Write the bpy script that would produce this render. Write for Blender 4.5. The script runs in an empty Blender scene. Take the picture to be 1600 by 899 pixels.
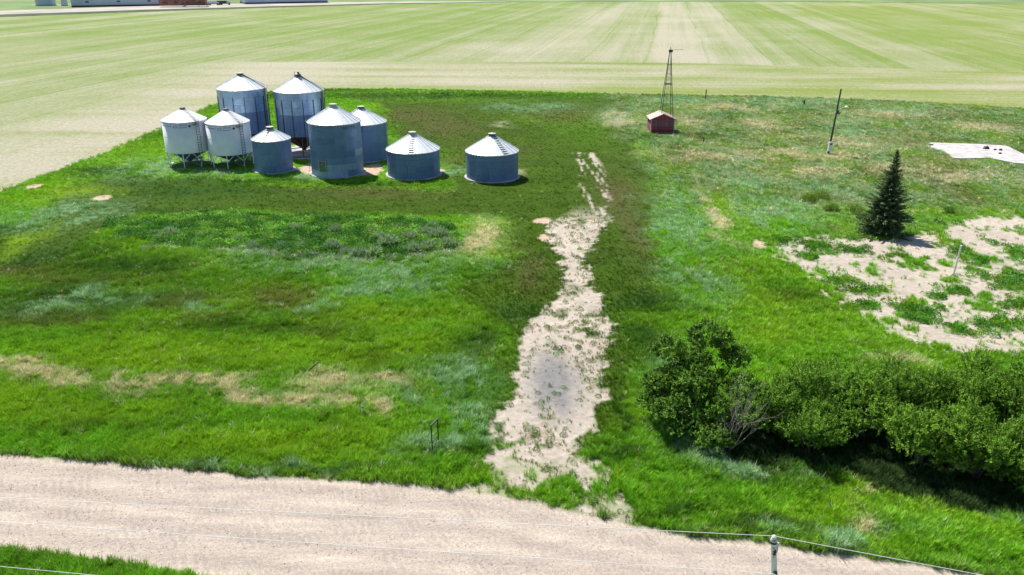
import bpy, math, random
import numpy as np
from mathutils import Vector, Matrix
S = bpy.context.scene
C = S.collection
# ------------------------------------------------------------------ camera, world, sun
FPX = 1270.0; TH = math.atan(500/FPX); CAMH = 25.0
cam = bpy.data.cameras.new('camera'); co = bpy.data.objects.new('camera', cam); C.objects.link(co)
cam.sensor_width = 36; cam.lens = 36*FPX/1600; cam.clip_start = .1; cam.clip_end = 9000
co.location = (0, 0, CAMH); co.rotation_euler = (math.pi/2-TH, 0, 0); S.camera = co
SUNV = Vector((-.36, .53, 1.0)).normalized()
w = bpy.data.worlds.new('World'); S.world = w; w.use_nodes = True
nt = w.node_tree; bg = nt.nodes['Background']; sky = nt.nodes.new('ShaderNodeTexSky')
sky.sky_type = 'NISHITA'; sky.sun_disc = False
sky.sun_elevation = math.asin(SUNV.z); sky.sun_rotation = math.atan2(SUNV.x, SUNV.y)
sky.air_density = 1.0; sky.dust_density = .4; sky.ozone_density = 2.0
nt.links.new(sky.outputs[0], bg.inputs[0]); bg.inputs[1].default_value = .082
sl = bpy.data.lights.new('sun', 'SUN'); so = bpy.data.objects.new('sun', sl); C.objects.link(so)
sl.energy = 5.0; sl.angle = math.radians(.53); sl.color = (1, .955, .88)
so.rotation_euler = SUNV.to_track_quat('Z', 'Y').to_euler(); so.location = (0, 60, 80)
S.view_settings.view_transform = 'Standard'; S.view_settings.look = 'None'
S.view_settings.exposure = .38; S.view_settings.gamma = 1
S.render.resolution_x = 1024; S.render.resolution_y = 575
S.cycles.max_bounces = 5; S.cycles.diffuse_bounces = 2; S.cycles.transparent_max_bounces = 4

rnd = random.Random(7); R = np.random.default_rng(11)
ST, CT = math.sin(TH), math.cos(TH)
def G(px, py, z=0.0):                    # the ground point seen at a photo position
    u = (px-800)/FPX; v = (449.5-py)/FPX
    t = (z-CAMH)/(-ST+v*CT)
    return (u*t, (CT+v*ST)*t)
# ------------------------------------------------------------------ numpy noise
_lat = R.random((512, 512)).astype(np.float32)
def vnoise(x, y, seed=0):
    x = x+seed*37.3; y = y+seed*91.7
    xi = np.floor(x).astype(np.int64); yi = np.floor(y).astype(np.int64)
    fx = x-xi; fy = y-yi; fx = fx*fx*(3-2*fx); fy = fy*fy*(3-2*fy)
    a = _lat[xi % 512, yi % 512]; b = _lat[(xi+1) % 512, yi % 512]
    c = _lat[xi % 512, (yi+1) % 512]; d = _lat[(xi+1) % 512, (yi+1) % 512]
    return (a*(1-fx)+b*fx)*(1-fy)+(c*(1-fx)+d*fx)*fy
def fbm(x, y, sc, oct=4, seed=0, gain=.5):
    x = x/sc; y = y/sc; s = 0; a = 1; t = 0
    for k in range(oct):
        s = s+a*vnoise(x, y, seed+k*3+1); t += a; a *= gain; x = x*2.03; y = y*2.03
    return s/t
def sstep(a, b, v):
    t = np.clip((v-a)/(b-a), 0, 1); return t*t*(3-2*t)
def polyW(pts, z=0): return np.array([G(*p) for p in pts])
def sdist(x, y, P):                      # signed distance to polygon, positive inside
    n = len(P); dmin = np.full(x.shape, 1e9); ins = np.zeros(x.shape, bool)
    for i in range(n):
        ax, ay = P[i]; bx, by = P[(i+1) % n]
        ex, ey = bx-ax, by-ay; L = ex*ex+ey*ey+1e-9
        t = np.clip(((x-ax)*ex+(y-ay)*ey)/L, 0, 1)
        dmin = np.minimum(dmin, (x-ax-t*ex)**2+(y-ay-t*ey)**2)
        cnd = ((ay > y) != (by > y))
        xs = ax+(y-ay)*ex/(ey if abs(ey) > 1e-9 else 1e-9)
        ins ^= cnd & (x < xs)
    d = np.sqrt(dmin); return np.where(ins, d, -d)
def ldist(x, y, P):                      # distance to polyline
    dmin = np.full(x.shape, 1e9)
    for i in range(len(P)-1):
        ax, ay = P[i]; bx, by = P[i+1]; ex, ey = bx-ax, by-ay; L = ex*ex+ey*ey+1e-9
        t = np.clip(((x-ax)*ex+(y-ay)*ey)/L, 0, 1)
        dmin = np.minimum(dmin, (x-ax-t*ex)**2+(y-ay-t*ey)**2)
    return np.sqrt(dmin)
def blob(x, y, px, py, rx, ry):          # soft ellipse lying on the ground
    cx, cy = G(px, py); ex = abs(G(px+rx, py)[0]-cx); ey = abs(G(px, py-ry)[1]-G(px, py+ry)[1])/2
    d = ((x-cx)/ex)**2+((y-cy)/ey)**2
    return np.exp(-d*1.1)
# ------------------------------------------------------------------ land layout
YARD = polyW([(-140, 352), (0, 300), (100, 264), (180, 234), (250, 202), (330, 166), (400, 146), (470, 139), (560, 139), (640, 140), (800, 143), (1000, 148), (1200, 151), (1400, 158), (1600, 170), (1900, 186), (2100, 300)])
YARD = np.vstack([YARD, [[140, 5], [-90, 5]]])
road_top = [G(*p) for p in [(0, 712), (100, 719), (200, 728), (400, 747), (560, 753), (690, 764), (780, 775), (880, 798), (960, 814), (1050, 836), (1200, 852), (1300, 866), (1450, 888)]]
ROAD = np.array([(-70, 42.6)]+road_top+[(24, 28.0), (45, 20), (70, 9), (60, 2), (30, 16.5), (14, 23.4), (2, 26.3), G(320, 899), G(200, 879), G(100, 866), G(0, 853), (-70, 36.0)])
DRIVE = polyW([(903, 240), (952, 240), (966, 290), (946, 330), (942, 372), (918, 395), (916, 445), (936, 475), (954, 520), (950, 600), (925, 660), (893, 705), (940, 738), (990, 790), (960, 815), (700, 765), (752, 745), (765, 668), (797, 632), (812, 570), (820, 500), (862, 480), (884, 440), (880, 405), (862, 385), (866, 345), (905, 318)])
SAND = polyW([(1196, 378), (1290, 372), (1380, 372), (1440, 364), (1500, 346), (1620, 343), (1760, 340), (1790, 480), (1640, 500), (1590, 512), (1612, 556), (1530, 562), (1450, 540), (1385, 520), (1340, 492), (1285, 446), (1225, 408)])
OLIVE = polyW([(100, 296), (190, 276), (420, 292), (700, 296), (700, 262), (625, 240), (600, 165), (520, 148), (980, 152), (1000, 250), (1028, 305), (1012, 380), (1008, 450), (988, 520), (962, 600), (930, 690), (880, 740), (760, 700), (795, 610), (815, 520), (740, 490), (700, 455), (792, 412), (785, 345), (600, 334), (400, 330), (200, 335), (140, 365), (80, 420), (-60, 440), (-60, 390), (60, 350)])
WEEDS = polyW([(170, 345), (300, 338), (480, 338), (600, 345), (700, 352), (715, 385), (640, 400), (480, 395), (330, 388), (200, 372)])
HEDGE_SHADE = polyW([(1050, 650), (1075, 690), (1130, 720), (1180, 735), (1300, 742), (1400, 772), (1500, 800), (1600, 815), (1720, 850), (1850, 800), (1700, 700), (1600, 640), (1300, 640), (1100, 636)])  # area under the hedge whose shade is painted into the ground
TANLINE = polyW([(-40, 572), (40, 576), (150, 592), (300, 604), (430, 618), (560, 636)])
cBRIGHT = np.array([.105, .25, .012]); cOLIVE = np.array([.044, .086, .005]); cBLUE = np.array([.16, .28, .14])
cTAN = np.array([.37, .35, .235]); cSOIL = np.array([.54, .47, .395]); cMUTED = np.array([.080, .145, .030]); cDARK = np.array([.028, .080, .008])
cLEAF = np.array([.07, .21, .022]); cYEL = np.array([.18, .30, .012]); cPALE = np.array([.24, .29, .17]); cBROWN = np.array([.105, .085, .035])
def mix(c, k, m):
    m = np.clip(m, 0, 1)[..., None]; return c*(1-m)+k*m
PALE = [(1050, 320, 45, 24), (1062, 362, 55, 28), (1070, 430, 55, 34), (1200, 335, 60, 24), (1150, 285, 60, 14), (235, 262, 62, 16), (330, 272, 60, 8), (95, 335, 85, 22), (560, 412, 170, 14), (700, 375, 40, 12), (160, 462, 62, 12), (70, 478, 50, 12), (305, 478, 34, 9),
        (735, 590, 50, 34), (745, 650, 55, 26), (675, 690, 40, 22), (640, 610, 70, 16), (1060, 620, 50, 60), (1120, 690, 60, 26), (1180, 735, 60, 14), (1500, 790, 60, 14), (1290, 835, 120, 10), (590, 455, 70, 14), (480, 490, 60, 10), (300, 740, 200, 8), (60, 350, 50, 10), (640, 262, 16, 8), (705, 268, 20, 8), (480, 276, 26, 6), (1490, 235, 60, 8), (1340, 200, 60, 14), (1240, 160, 90, 8), (1300, 300, 50, 12), (620, 430, 80, 14), (330, 250, 30, 6), (960, 180, 36, 10), (830, 168, 70, 7), (430, 395, 70, 8), (1130, 255, 40, 8), (1250, 320, 60, 10), (1060, 158, 60, 5), (1400, 175, 90, 6), (720, 690, 60, 16)]
BROWNS = [(260, 470, 60, 12), (120, 500, 60, 10), (760, 240, 60, 20), (640, 180, 60, 12), (30, 410, 60, 14), (520, 530, 50, 10), (60, 430, 90, 18), (180, 440, 80, 12), (60, 490, 60, 20), (430, 460, 80, 18), (330, 500, 60, 12), (870, 180, 60, 12), (700, 200, 60, 14), (960, 300, 40, 30), (560, 300, 120, 10), (840, 430, 30, 30), (980, 360, 25, 50), (440, 480, 60, 14)]
TANS = [(750, 370, 28, 22), (740, 385, 40, 14), (975, 192, 34, 10), (1150, 242, 110, 10), (1080, 190, 24, 8), (1300, 246, 60, 10), (1380, 180, 60, 7), (745, 378, 34, 22), (40, 572, 26, 8), (1230, 240, 40, 12), (1105, 335, 12, 40), (1400, 265, 80, 10), (1500, 275, 70, 9), (1270, 270, 60, 9), (1190, 195, 40, 8), (1120, 168, 50, 6), (1530, 200, 60, 8), (620, 590, 40, 10), (360, 605, 60, 12), (1370, 825, 24, 10), (1400, 575, 36, 9), (790, 195, 14, 4), (520, 600, 60, 16), (1380, 795, 20, 8), (1330, 225, 50, 12), (820, 270, 8, 4), (960, 180, 26, 6), (1170, 170, 40, 5), (1240, 210, 50, 8)]
YELS = [(200, 560, 260, 40), (480, 560, 200, 30), (430, 690, 200, 24), (560, 500, 120, 24), (60, 620, 100, 24), (1450, 820, 150, 16), (1200, 520, 100, 26), (300, 560, 300, 26), (120, 640, 200, 24), (620, 540, 60, 20), (1370, 790, 90, 24), (1280, 320, 36, 10), (30, 380, 30, 30), (1180, 480, 90, 40), (775, 400, 22, 8), (640, 700, 60, 10), (120, 300, 60, 12), (1110, 600, 10, 5), (1330, 330, 20, 8), (1140, 330, 36, 30), (1540, 250, 36, 6), (740, 356, 40, 6)]
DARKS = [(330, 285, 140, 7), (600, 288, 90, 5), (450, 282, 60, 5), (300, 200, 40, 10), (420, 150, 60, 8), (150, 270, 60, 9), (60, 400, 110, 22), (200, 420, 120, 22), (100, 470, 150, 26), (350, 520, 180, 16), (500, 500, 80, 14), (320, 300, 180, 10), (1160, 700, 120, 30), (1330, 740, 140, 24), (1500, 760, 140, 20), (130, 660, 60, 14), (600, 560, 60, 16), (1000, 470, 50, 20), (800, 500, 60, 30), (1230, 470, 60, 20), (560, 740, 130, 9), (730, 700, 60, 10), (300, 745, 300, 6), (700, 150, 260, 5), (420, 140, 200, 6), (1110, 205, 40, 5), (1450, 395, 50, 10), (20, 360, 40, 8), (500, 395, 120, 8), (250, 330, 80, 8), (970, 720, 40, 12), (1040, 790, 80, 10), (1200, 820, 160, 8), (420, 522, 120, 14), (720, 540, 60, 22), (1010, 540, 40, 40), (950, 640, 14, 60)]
LEAFB = [(1290, 388, 62, 14), (1340, 395, 40, 12), (1220, 378, 28, 12), (1450, 352, 46, 11), (1520, 405, 36, 28), (1560, 440, 46, 20), (1590, 400, 30, 30), (1450, 492, 40, 20), (1420, 480, 20, 14), (1500, 515, 34, 14), (1560, 505, 60, 16), (1600, 480, 40, 12), (1360, 455, 50, 10), (1310, 440, 36, 8), (1350, 478, 28, 8), (1250, 400, 30, 8), (1470, 465, 20, 8), (1490, 455, 26, 8), (1100, 190, 46, 5), (1330, 370, 30, 8), (1600, 440, 50, 20), (1390, 410, 12, 5), (1640, 500, 50, 20)]
SOILB = [(162, 310, 16, 4.5), (52, 292, 12, 5), (500, 262, 34, 12), (575, 268, 24, 8), (846, 346, 16, 5), (470, 236, 40, 4), (1185, 383, 10, 8), (585, 262, 16, 5), (688, 268, 6, 4), (682, 704, 6, 5), (430, 232, 30, 4), (850, 372, 10, 6)]
def yard_fields(x, y):
    wx = x+(fbm(x, y, 5, 3, 1)-.5)*4.2+(fbm(x, y, .8, 2, 5)-.5)*.8
    wy = y+(fbm(x, y, 5, 3, 2)-.5)*4.2+(fbm(x, y, .8, 2, 6)-.5)*.8
    wx2 = x+(fbm(x, y, 2.2, 4, 21)-.5)*1.5; wy2 = y+(fbm(x, y, 2.2, 4, 22)-.5)*1.5
    n1 = fbm(x, y, 9, 4, 10); n2 = fbm(x, y, 2.5, 4, 14); n3 = fbm(x, y, .6, 3, 18); n4 = fbm(x, y*.55, 1.3, 4, 33)
    c = np.zeros(x.shape+(3,))+cBRIGHT
    # the far right of the yard is duller and patchy
    far = sstep(78, 104, y+(x-18)*.25+(n1-.5)*16)*sstep(14, 26, x+(n1-.5)*10)
    c = mix(c, cMUTED, far*.85)
    c = mix(c, cDARK, sstep(.50, .68, n1)*.3); c = c*(.74+.56*fbm(x*.6, y, 1.1, 4, 145, .65)[..., None])
    c = mix(c, cYEL, sstep(.5, .66, fbm(x, y, 6, 3, 40))*.32)
    tall = np.full(x.shape, .55)
    ol = sstep(-1.2, 1.4, sdist(wx, wy, OLIVE))
    for (px, py, rx, ry) in [(850, 185, 60, 8), (700, 155, 200, 6), (760, 268, 60, 12), (690, 470, 70, 26), (740, 540, 50, 30), (830, 560, 22, 40), (930, 200, 60, 22), (700, 240, 60, 10)]:
        ol = ol*(1-.55*blob(wx, wy, px, py, rx, ry))
    c = mix(c, cOLIVE*(.55+.5*n2[..., None]+.5*fbm(x*.25+y*.04, y, .8, 3, 140)[..., None]), ol*.93); tall = tall*(1-.75*ol)
    b = 0
    for q in BROWNS: b = b+blob(wx, wy, *q)
    c = mix(c, cBROWN, b*.62*(.4+n2)); 
    b = 0
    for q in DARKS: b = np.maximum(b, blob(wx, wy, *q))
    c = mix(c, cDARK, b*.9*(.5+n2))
    b = 0
    for q in YELS: b = np.maximum(b, blob(wx, wy, *q))
    c = mix(c, cYEL, b*.75*(.4+n2))
    b = 0
    for q in PALE: b = np.maximum(b, blob(wx, wy, *q))
    b = b*sstep(.24, .56, n4)*1.4*(.45+1.1*sstep(.35, .65, n3))
    c = mix(c, cBLUE, b*.72); tall = np.maximum(tall, np.clip(b, 0, 1)*.75); pale = np.clip(b, 0, 1)
    pf = far*sstep(.44, .60, fbm(x, y*.6, 2.2, 5, 50, .65))
    c = mix(c, cPALE, pf*.5)
    pf = far*sstep(.52, .64, fbm(x, y*.6, 2.4, 4, 60)); c = mix(c, cBLUE*.85, pf*.55)
    pf = far*sstep(.54, .66, fbm(x, y*.6, 4, 4, 65)); c = mix(c, cBROWN*1.5, pf*.28)
    b = 0
    for q in TANS: b = np.maximum(b, blob(wx, wy, *q))
    tl = np.exp(-(ldist(wx, wy, TANLINE)/.85)**2)
    b = np.maximum(b*sstep(.26, .50, n2), tl*sstep(.32, .52, n3))
    c = mix(c, cTAN*(1.1-.25*far[..., None]), b*(.85-.3*far))
    lf = sstep(-.5, 1.2, sdist(wx, wy, WEEDS))
    c = mix(c, cLEAF*.8, lf*.85)
    # bare ground
    sd = sdist(wx2, wy2, SAND); nf = fbm(x, y*.8, .55, 4, 150, .7); sand = sstep(.40, .60, sstep(-2.6, 2.6, sd+(n2-.5)*3.5)*.95+(nf-.5)*1.25+.02)
    dd = sdist(wx2, wy2, DRIVE); drive = sstep(.40, .60, sstep(-1.5, 1.3, dd+(n2-.5)*1.6)*.98+(nf-.5)*1.15+.02)
    upper = sstep(80, 90, y); st = sstep(.50, .60, fbm(x*2.8+y*.25, y*.13, .9, 3, 70))*sstep(2.2, .9, np.abs(x-G(928, 290)[0]-(y-95)*.03+(n2-.5)))
    drive = drive*(1-upper+upper*st*.9)
    n5 = fbm(x, y*.7, .9, 3, 75); n6 = fbm(x, y, 3.2, 3, 78)
    bx, by = G(866, 596); bare = np.exp(-(((x-bx)/2.3)**2+((y-by)/6.0)**2)**1.5)
    drive = drive*(1-sstep(.54, .66, n5)*(.2+.6*sstep(.42, .58, n6))*(1-bare))
    ex, ey = G(865, 768); ent = np.exp(-(((x-ex)/4.0)**2+((y-ey)/1.7)**2))
    drive = drive*(1-.85*ent*sstep(.46, .54, n5))
    lb = 0
    for q in LEAFB: lb = np.maximum(lb, blob(wx2, wy2, *q))
    lb = sstep(.44, .66, lb*.75+(n2-.5)*.7+(nf-.5)*1.5)
    sand = sand*(1-lb*.8)*(1-.8*sstep(.54, .62, n5)*sstep(.40, .6, n6))
    sb = 0
    for q in SOILB: sb = np.maximum(sb, blob(wx2*.5+x*.5, wy2*.5+y*.5, *q))
    sb = sstep(.34, .5, sb+(n3-.5)*.3)
    road = sstep(-.28, .12, sdist(x+(n3-.5)*.3, y+(n3-.5)*.45, ROAD))
    verge = np.exp(-(np.minimum(sdist(x, y, ROAD), 0)/.35)**2)*(1-road)
    c = mix(c, cLEAF*.8, lb*sstep(-3, 1, sd)*.55); c = mix(c, cTAN*.6, verge*.2)
    hl = sstep(-.3, .5, sdist(wx2, wy2, HEDGE_SHADE)); c = mix(c, np.array([.024, .052, .012]), hl)  # hedge shade painted as near-black green on ground and grass
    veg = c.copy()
    soil = np.clip(np.maximum(np.maximum(sand, drive), sb), 0, 1)*(1-road)
    scol = cSOIL*(.80+.24*n2[..., None]+.16*n3[..., None])
    scol = mix(scol, np.array([.27, .26, .255]), np.clip(np.exp(-(((x-bx)/1.75)**2+((y-by+.2)/4.6)**2)**1.4)*1.15*(.45+1.1*fbm(x*1.2, y*.35, .9, 3, 155)), 0, 1))
    scol = mix(scol, np.array([.60, .43, .31]), sb*(1-sand)*(1-drive)*.8)
    c = mix(c, scol, soil)
    # road: gravel, with paler wheel tracks and grey loose windrows along its length
    rd = sdist(x, y, ROAD)
    tr = .5+.5*np.cos((rd-1.9+(n1-.5)*.8)*2*math.pi/1.75)
    rc = mix(np.zeros(x.shape+(3,))+np.array([.455, .395, .335]), np.array([.545, .475, .395]), tr*.75*(.5+n2))
    rc = mix(rc, np.array([.56, .47, .38]), sstep(.5, 0, rd)*.5)
    rc = rc*(.93+.14*n3[..., None])
    c = mix(c, rc, road)
    leaf = np.clip(np.maximum(lf, lb*sstep(-3, 1, sd)), 0, 1)
    return dict(col=c, veg=veg, soil=soil, road=road, tall=tall, olive=ol, leaf=leaf, hedge_shade=hl, pale=pale, far=far, tan=b)
# ------------------------------------------------------------------ helpers: meshes
class MB:
    def __init__(s): s.v = []; s.f = []; s.m = []
    def add(s, vs, fs, mi=0):
        o = len(s.v); s.v += [tuple(v) for v in vs]; s.f += [tuple(i+o for i in f) for f in fs]; s.m += [mi]*len(fs)
    def box(s, c, d, rz=0, mi=0, mat=None):
        vs = [Vector(((i & 1)-.5, ((i >> 1) & 1)-.5, (i >> 2)-.5)) for i in range(8)]
        M = Matrix.Rotation(rz, 3, 'Z') if mat is None else mat
        vs = [Vector(c)+M @ Vector((v.x*d[0], v.y*d[1], v.z*d[2])) for v in vs]
        s.add(vs, [(0, 2, 3, 1), (4, 5, 7, 6), (0, 1, 5, 4), (2, 6, 7, 3), (0, 4, 6, 2), (1, 3, 7, 5)], mi)
    def tube(s, p0, p1, r0, r1=None, n=6, mi=0, cap=True):
        r1 = r0 if r1 is None else r1; p0 = Vector(p0); p1 = Vector(p1); d = (p1-p0)
        if d.length < 1e-6: return
        q = d.to_track_quat('Z', 'Y'); a = q @ Vector((1, 0, 0)); b = q @ Vector((0, 1, 0)); vs = []
        for p, r in ((p0, r0), (p1, r1)):
            for i in range(n):
                t = 2*math.pi*i/n; vs.append(p+(a*math.cos(t)+b*math.sin(t))*r)
        fs = [(i, (i+1) % n, n+(i+1) % n, n+i) for i in range(n)]
        if cap: fs += [tuple(range(n-1, -1, -1)), tuple(range(n, 2*n))]
        s.add(vs, fs, mi)
    def lathe(s, prof, n=32, c=(0, 0, 0), mi=0, a0=0, a1=2*math.pi):
        full = abs(a1-a0-2*math.pi) < 1e-6; m = n if full else n+1; vs = []
        for (r, z) in prof:
            for i in range(m):
                t = a0+(a1-a0)*i/n; vs.append((c[0]+r*math.cos(t), c[1]+r*math.sin(t), c[2]+z))
        fs = []
        for k in range(len(prof)-1):
            for i in range(n):
                j = (i+1) % m if full else i+1
                fs.append((k*m+i, k*m+j, (k+1)*m+j, (k+1)*m+i))
        s.add(vs, fs, mi)
    def mesh(s, name, mats, smooth=False):
        me = bpy.data.meshes.new(name); me.from_pydata(s.v, [], s.f)
        for m in (mats if isinstance(mats, (list, tuple)) else [mats]): me.materials.append(m)
        me.polygons.foreach_set('material_index', s.m)
        if smooth: me.polygons.foreach_set('use_smooth', [True]*len(s.f))
        me.update(); return me
    def build(s, name, mats, parent=None, smooth=False, loc=(0, 0, 0)):
        return link(name, s.mesh(name, mats, smooth), parent, loc)
def link(name, me, parent=None, loc=(0, 0, 0), rot=(0, 0, 0)):
    o = bpy.data.objects.new(name, me); C.objects.link(o); o.location = loc; o.rotation_euler = rot
    if parent: o.parent = parent
    return o
def thing(name, label, cat, loc=(0, 0, 0), rz=0, group=None):
    o = bpy.data.objects.new(name, None); C.objects.link(o); o.location = loc; o.rotation_euler = (0, 0, rz)
    o.empty_display_size = .3
    return tag(o, label, cat, group)
def tag(o, label, cat, group=None, kind=None):
    o['label'] = label; o['category'] = cat
    if group: o['group'] = group
    if kind: o['kind'] = kind
    return o
def copy_tree(o, parent=None):
    c = o.copy(); C.objects.link(c)
    if parent: c.parent = parent
    for ch in list(o.children): copy_tree(ch, c)
    return c
def npmesh(name, V, Fq, mats, cols=None):
    me = bpy.data.meshes.new(name); k = Fq.shape[1]
    me.vertices.add(len(V)); me.vertices.foreach_set('co', np.ascontiguousarray(V, dtype=np.float32).ravel())
    me.loops.add(Fq.size); me.loops.foreach_set('vertex_index', np.ascontiguousarray(Fq, dtype=np.int32).ravel())
    me.polygons.add(len(Fq)); me.polygons.foreach_set('loop_start', np.arange(0, Fq.size, k, dtype=np.int32))
    me.update(calc_edges=True); me.validate()
    if cols is not None:
        for nm, arr in cols.items():
            if arr.ndim == 2:
                at = me.attributes.new(nm, 'FLOAT_COLOR', 'POINT'); a4 = np.ones((len(V), 4), np.float32); a4[:, :3] = arr
                at.data.foreach_set('color', a4.ravel())
            else:
                at = me.attributes.new(nm, 'FLOAT', 'POINT'); at.data.foreach_set('value', arr.astype(np.float32).ravel())
    for m in (mats if isinstance(mats, (list, tuple)) else [mats]): me.materials.append(m)
    return me
# ------------------------------------------------------------------ materials
class NT:
    def __init__(s, name):
        s.m = bpy.data.materials.new(name); s.m.use_nodes = True; s.t = s.m.node_tree
        s.b = s.t.nodes['Principled BSDF']; s.out = s.t.nodes['Material Output']
    def n(s, typ, **kw):
        o = s.t.nodes.new(typ)
        for k, v in kw.items():
            if k.startswith('i_'): o.inputs[k[2:].replace('_', ' ')].default_value = v
            else: setattr(o, k, v)
        return o
    def l(s, a, b): s.t.links.new(a, b)
    def math(s, op, a, b=None, clamp=False):
        o = s.n('ShaderNodeMath', operation=op); o.use_clamp = clamp
        for i, v in enumerate((a, b)):
            if v is None: continue
            if isinstance(v, (int, float)): o.inputs[i].default_value = v
            else: s.l(v, o.inputs[i])
        return o.outputs[0]
    def mix(s, f, a, b, bt='MIX'):
        o = s.n('ShaderNodeMix', data_type='RGBA', blend_type=bt)
        for sock, v in ((o.inputs['Factor'], f), (o.inputs['A'], a), (o.inputs['B'], b)):
            if isinstance(v, (int, float)): sock.default_value = v
            elif isinstance(v, (tuple, list)): sock.default_value = (*v, 1) if len(v) == 3 else v
            else: s.l(v, sock)
        return o.outputs['Result']
    def noise(s, vec, scale, detail=4, rough=.55):
        o = s.n('ShaderNodeTexNoise', i_Scale=scale, i_Detail=detail, i_Roughness=rough)
        if vec is not None: s.l(vec, o.inputs['Vector'])
        return o.outputs[0]
    def ramp(s, f, a, b, c0=(0, 0, 0), c1=(1, 1, 1)):
        o = s.n('ShaderNodeMapRange', clamp=True); o.inputs['From Min'].default_value = a; o.inputs['From Max'].default_value = b
        s.l(f, o.inputs['Value']); return o.outputs[0]
    def mapping(s, vec, scale=(1, 1, 1), rot=(0, 0, 0)):
        o = s.n('ShaderNodeMapping'); o.inputs['Scale'].default_value = scale; o.inputs['Rotation'].default_value = rot
        s.l(vec, o.inputs['Vector']); return o.outputs[0]
    def bump(s, h, strength, dist):
        o = s.n('ShaderNodeBump'); o.inputs['Strength'].default_value = strength; o.inputs['Distance'].default_value = dist
        s.l(h, o.inputs['Height']); s.l(o.outputs[0], s.b.inputs['Normal']); return o
    def pos(s): return s.n('ShaderNodeNewGeometry').outputs['Position']
    def obj(s): return s.n('ShaderNodeTexCoord').outputs['Object']
def simple(name, col, rough=.6, metal=0, var=.2, scale=3, dark=None, bump=0, spec=None, objrand=0, streak=False):
    t = NT(name); p = t.obj()
    v = t.mapping(p, (1, 1, .12)) if streak else p
    n = t.noise(v, scale, 5, .6)
    dk = dark if dark else tuple(c*(1-var*1.6) for c in col)
    lt = tuple(min(1, c*(1+var*.5)) for c in col)
    c = t.mix(t.ramp(n, .35, .68), dk, lt)
    if objrand:
        oi = t.n('ShaderNodeObjectInfo').outputs['Random']
        c = t.mix(1.0, c, t.mix(oi, (1-objrand,)*3, (1+objrand*.4,)*3), 'MULTIPLY')
    t.l(c, t.b.inputs['Base Color']); t.b.inputs['Roughness'].default_value = rough; t.b.inputs['Metallic'].default_value = metal
    if spec is not None: t.b.inputs['Specular IOR Level'].default_value = spec
    if bump: t.bump(t.noise(p, scale*8, 4, .6), bump, .02)
    return t.m
def mat_ground():
    t = NT('yard_turf'); t.b.inputs['Roughness'].default_value = .95; t.b.inputs['Specular IOR Level'].default_value = .1
    a = t.n('ShaderNodeAttribute', attribute_name='col').outputs['Color']; p = t.pos()
    so_ = t.n('ShaderNodeAttribute', attribute_name='soil').outputs['Fac']
    n = t.noise(p, 9, 5, .7); n2 = t.noise(p, 2.2, 5, .65); n3 = t.noise(t.mapping(p, (1, .5, 1)), 26, 3, .7)
    f = t.math('MULTIPLY', t.math('ADD', t.ramp(n, .3, .7), t.ramp(n3, .3, .7)), .5)
    g = t.mix(f, (.58, .58, .55), (1.42, 1.42, 1.42)); sgl = t.mix(f, (.86, .85, .84), (1.12, 1.12, 1.12))
    k = t.mix(so_, g, sgl); k = t.mix(1.0, k, t.mix(t.ramp(n2, .3, .7), (.8, .82, .8), (1.2, 1.18, 1.2)), 'MULTIPLY')
    c = t.mix(1.0, a, k, 'MULTIPLY')
    # scattered weeds and straw on the bare soil
    wd = t.math('MULTIPLY', t.ramp(t.noise(p, 3.4, 4, .75), .60, .68), so_)
    c = t.mix(t.math('MULTIPLY', wd, .7), c, (.14, .17, .06))
    t.l(c, t.b.inputs['Base Color']); t.bump(t.math('ADD', n, n3), .8, .08); return t.m
def mat_gravel():
    t = NT('road_gravel'); t.b.inputs['Roughness'].default_value = .95; t.b.inputs['Specular IOR Level'].default_value = .15
    a = t.n('ShaderNodeAttribute', attribute_name='col').outputs['Color']; p = t.pos()
    n = t.noise(p, 7, 6, .9); n2 = t.noise(t.mapping(p, (.16, 1.4, 1), (0, 0, math.radians(9))), 1.6, 4, .6)
    wv = t.n('ShaderNodeTexWave', wave_type='BANDS', bands_direction='X', i_Scale=.75, i_Distortion=6.0, i_Detail=2.0)
    wv.inputs['Detail Scale'].default_value = 1.6
    t.l(t.mapping(p, (1, 1, 1), (0, 0, math.radians(-24))), wv.inputs['Vector'])
    pk = t.ramp(t.noise(p, .55, 3, .6), .45, .62)
    k = t.mix(t.ramp(n, .3, .7), (.50, .48, .49), (1.46, 1.46, 1.46))
    c = t.mix(1.0, a, k, 'MULTIPLY'); c = t.mix(1.0, c, t.mix(t.ramp(n2, .3, .7), (.84, .83, .84), (1.1, 1.09, 1.07)), 'MULTIPLY')
    st = t.ramp(t.noise(p, 30, 2, .9), .64, .72); c = t.mix(t.math('MULTIPLY', st, .5), c, (.25, .22, .22))
    wz = t.math('MULTIPLY', wv.outputs['Fac'], pk)
    c = t.mix(t.math('MULTIPLY', wz, .38), c, (.3, .25, .23))
    t.l(c, t.b.inputs['Base Color']); t.bump(t.math('ADD', n, t.math('MULTIPLY', wz, .7)), .7, .05); return t.m
RA = math.atan(.1969/1.0747)             # heading of the crop rows
_q = G(1008, 97); ROW0 = _q[0]*math.cos(RA)-_q[1]*math.sin(RA)
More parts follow.
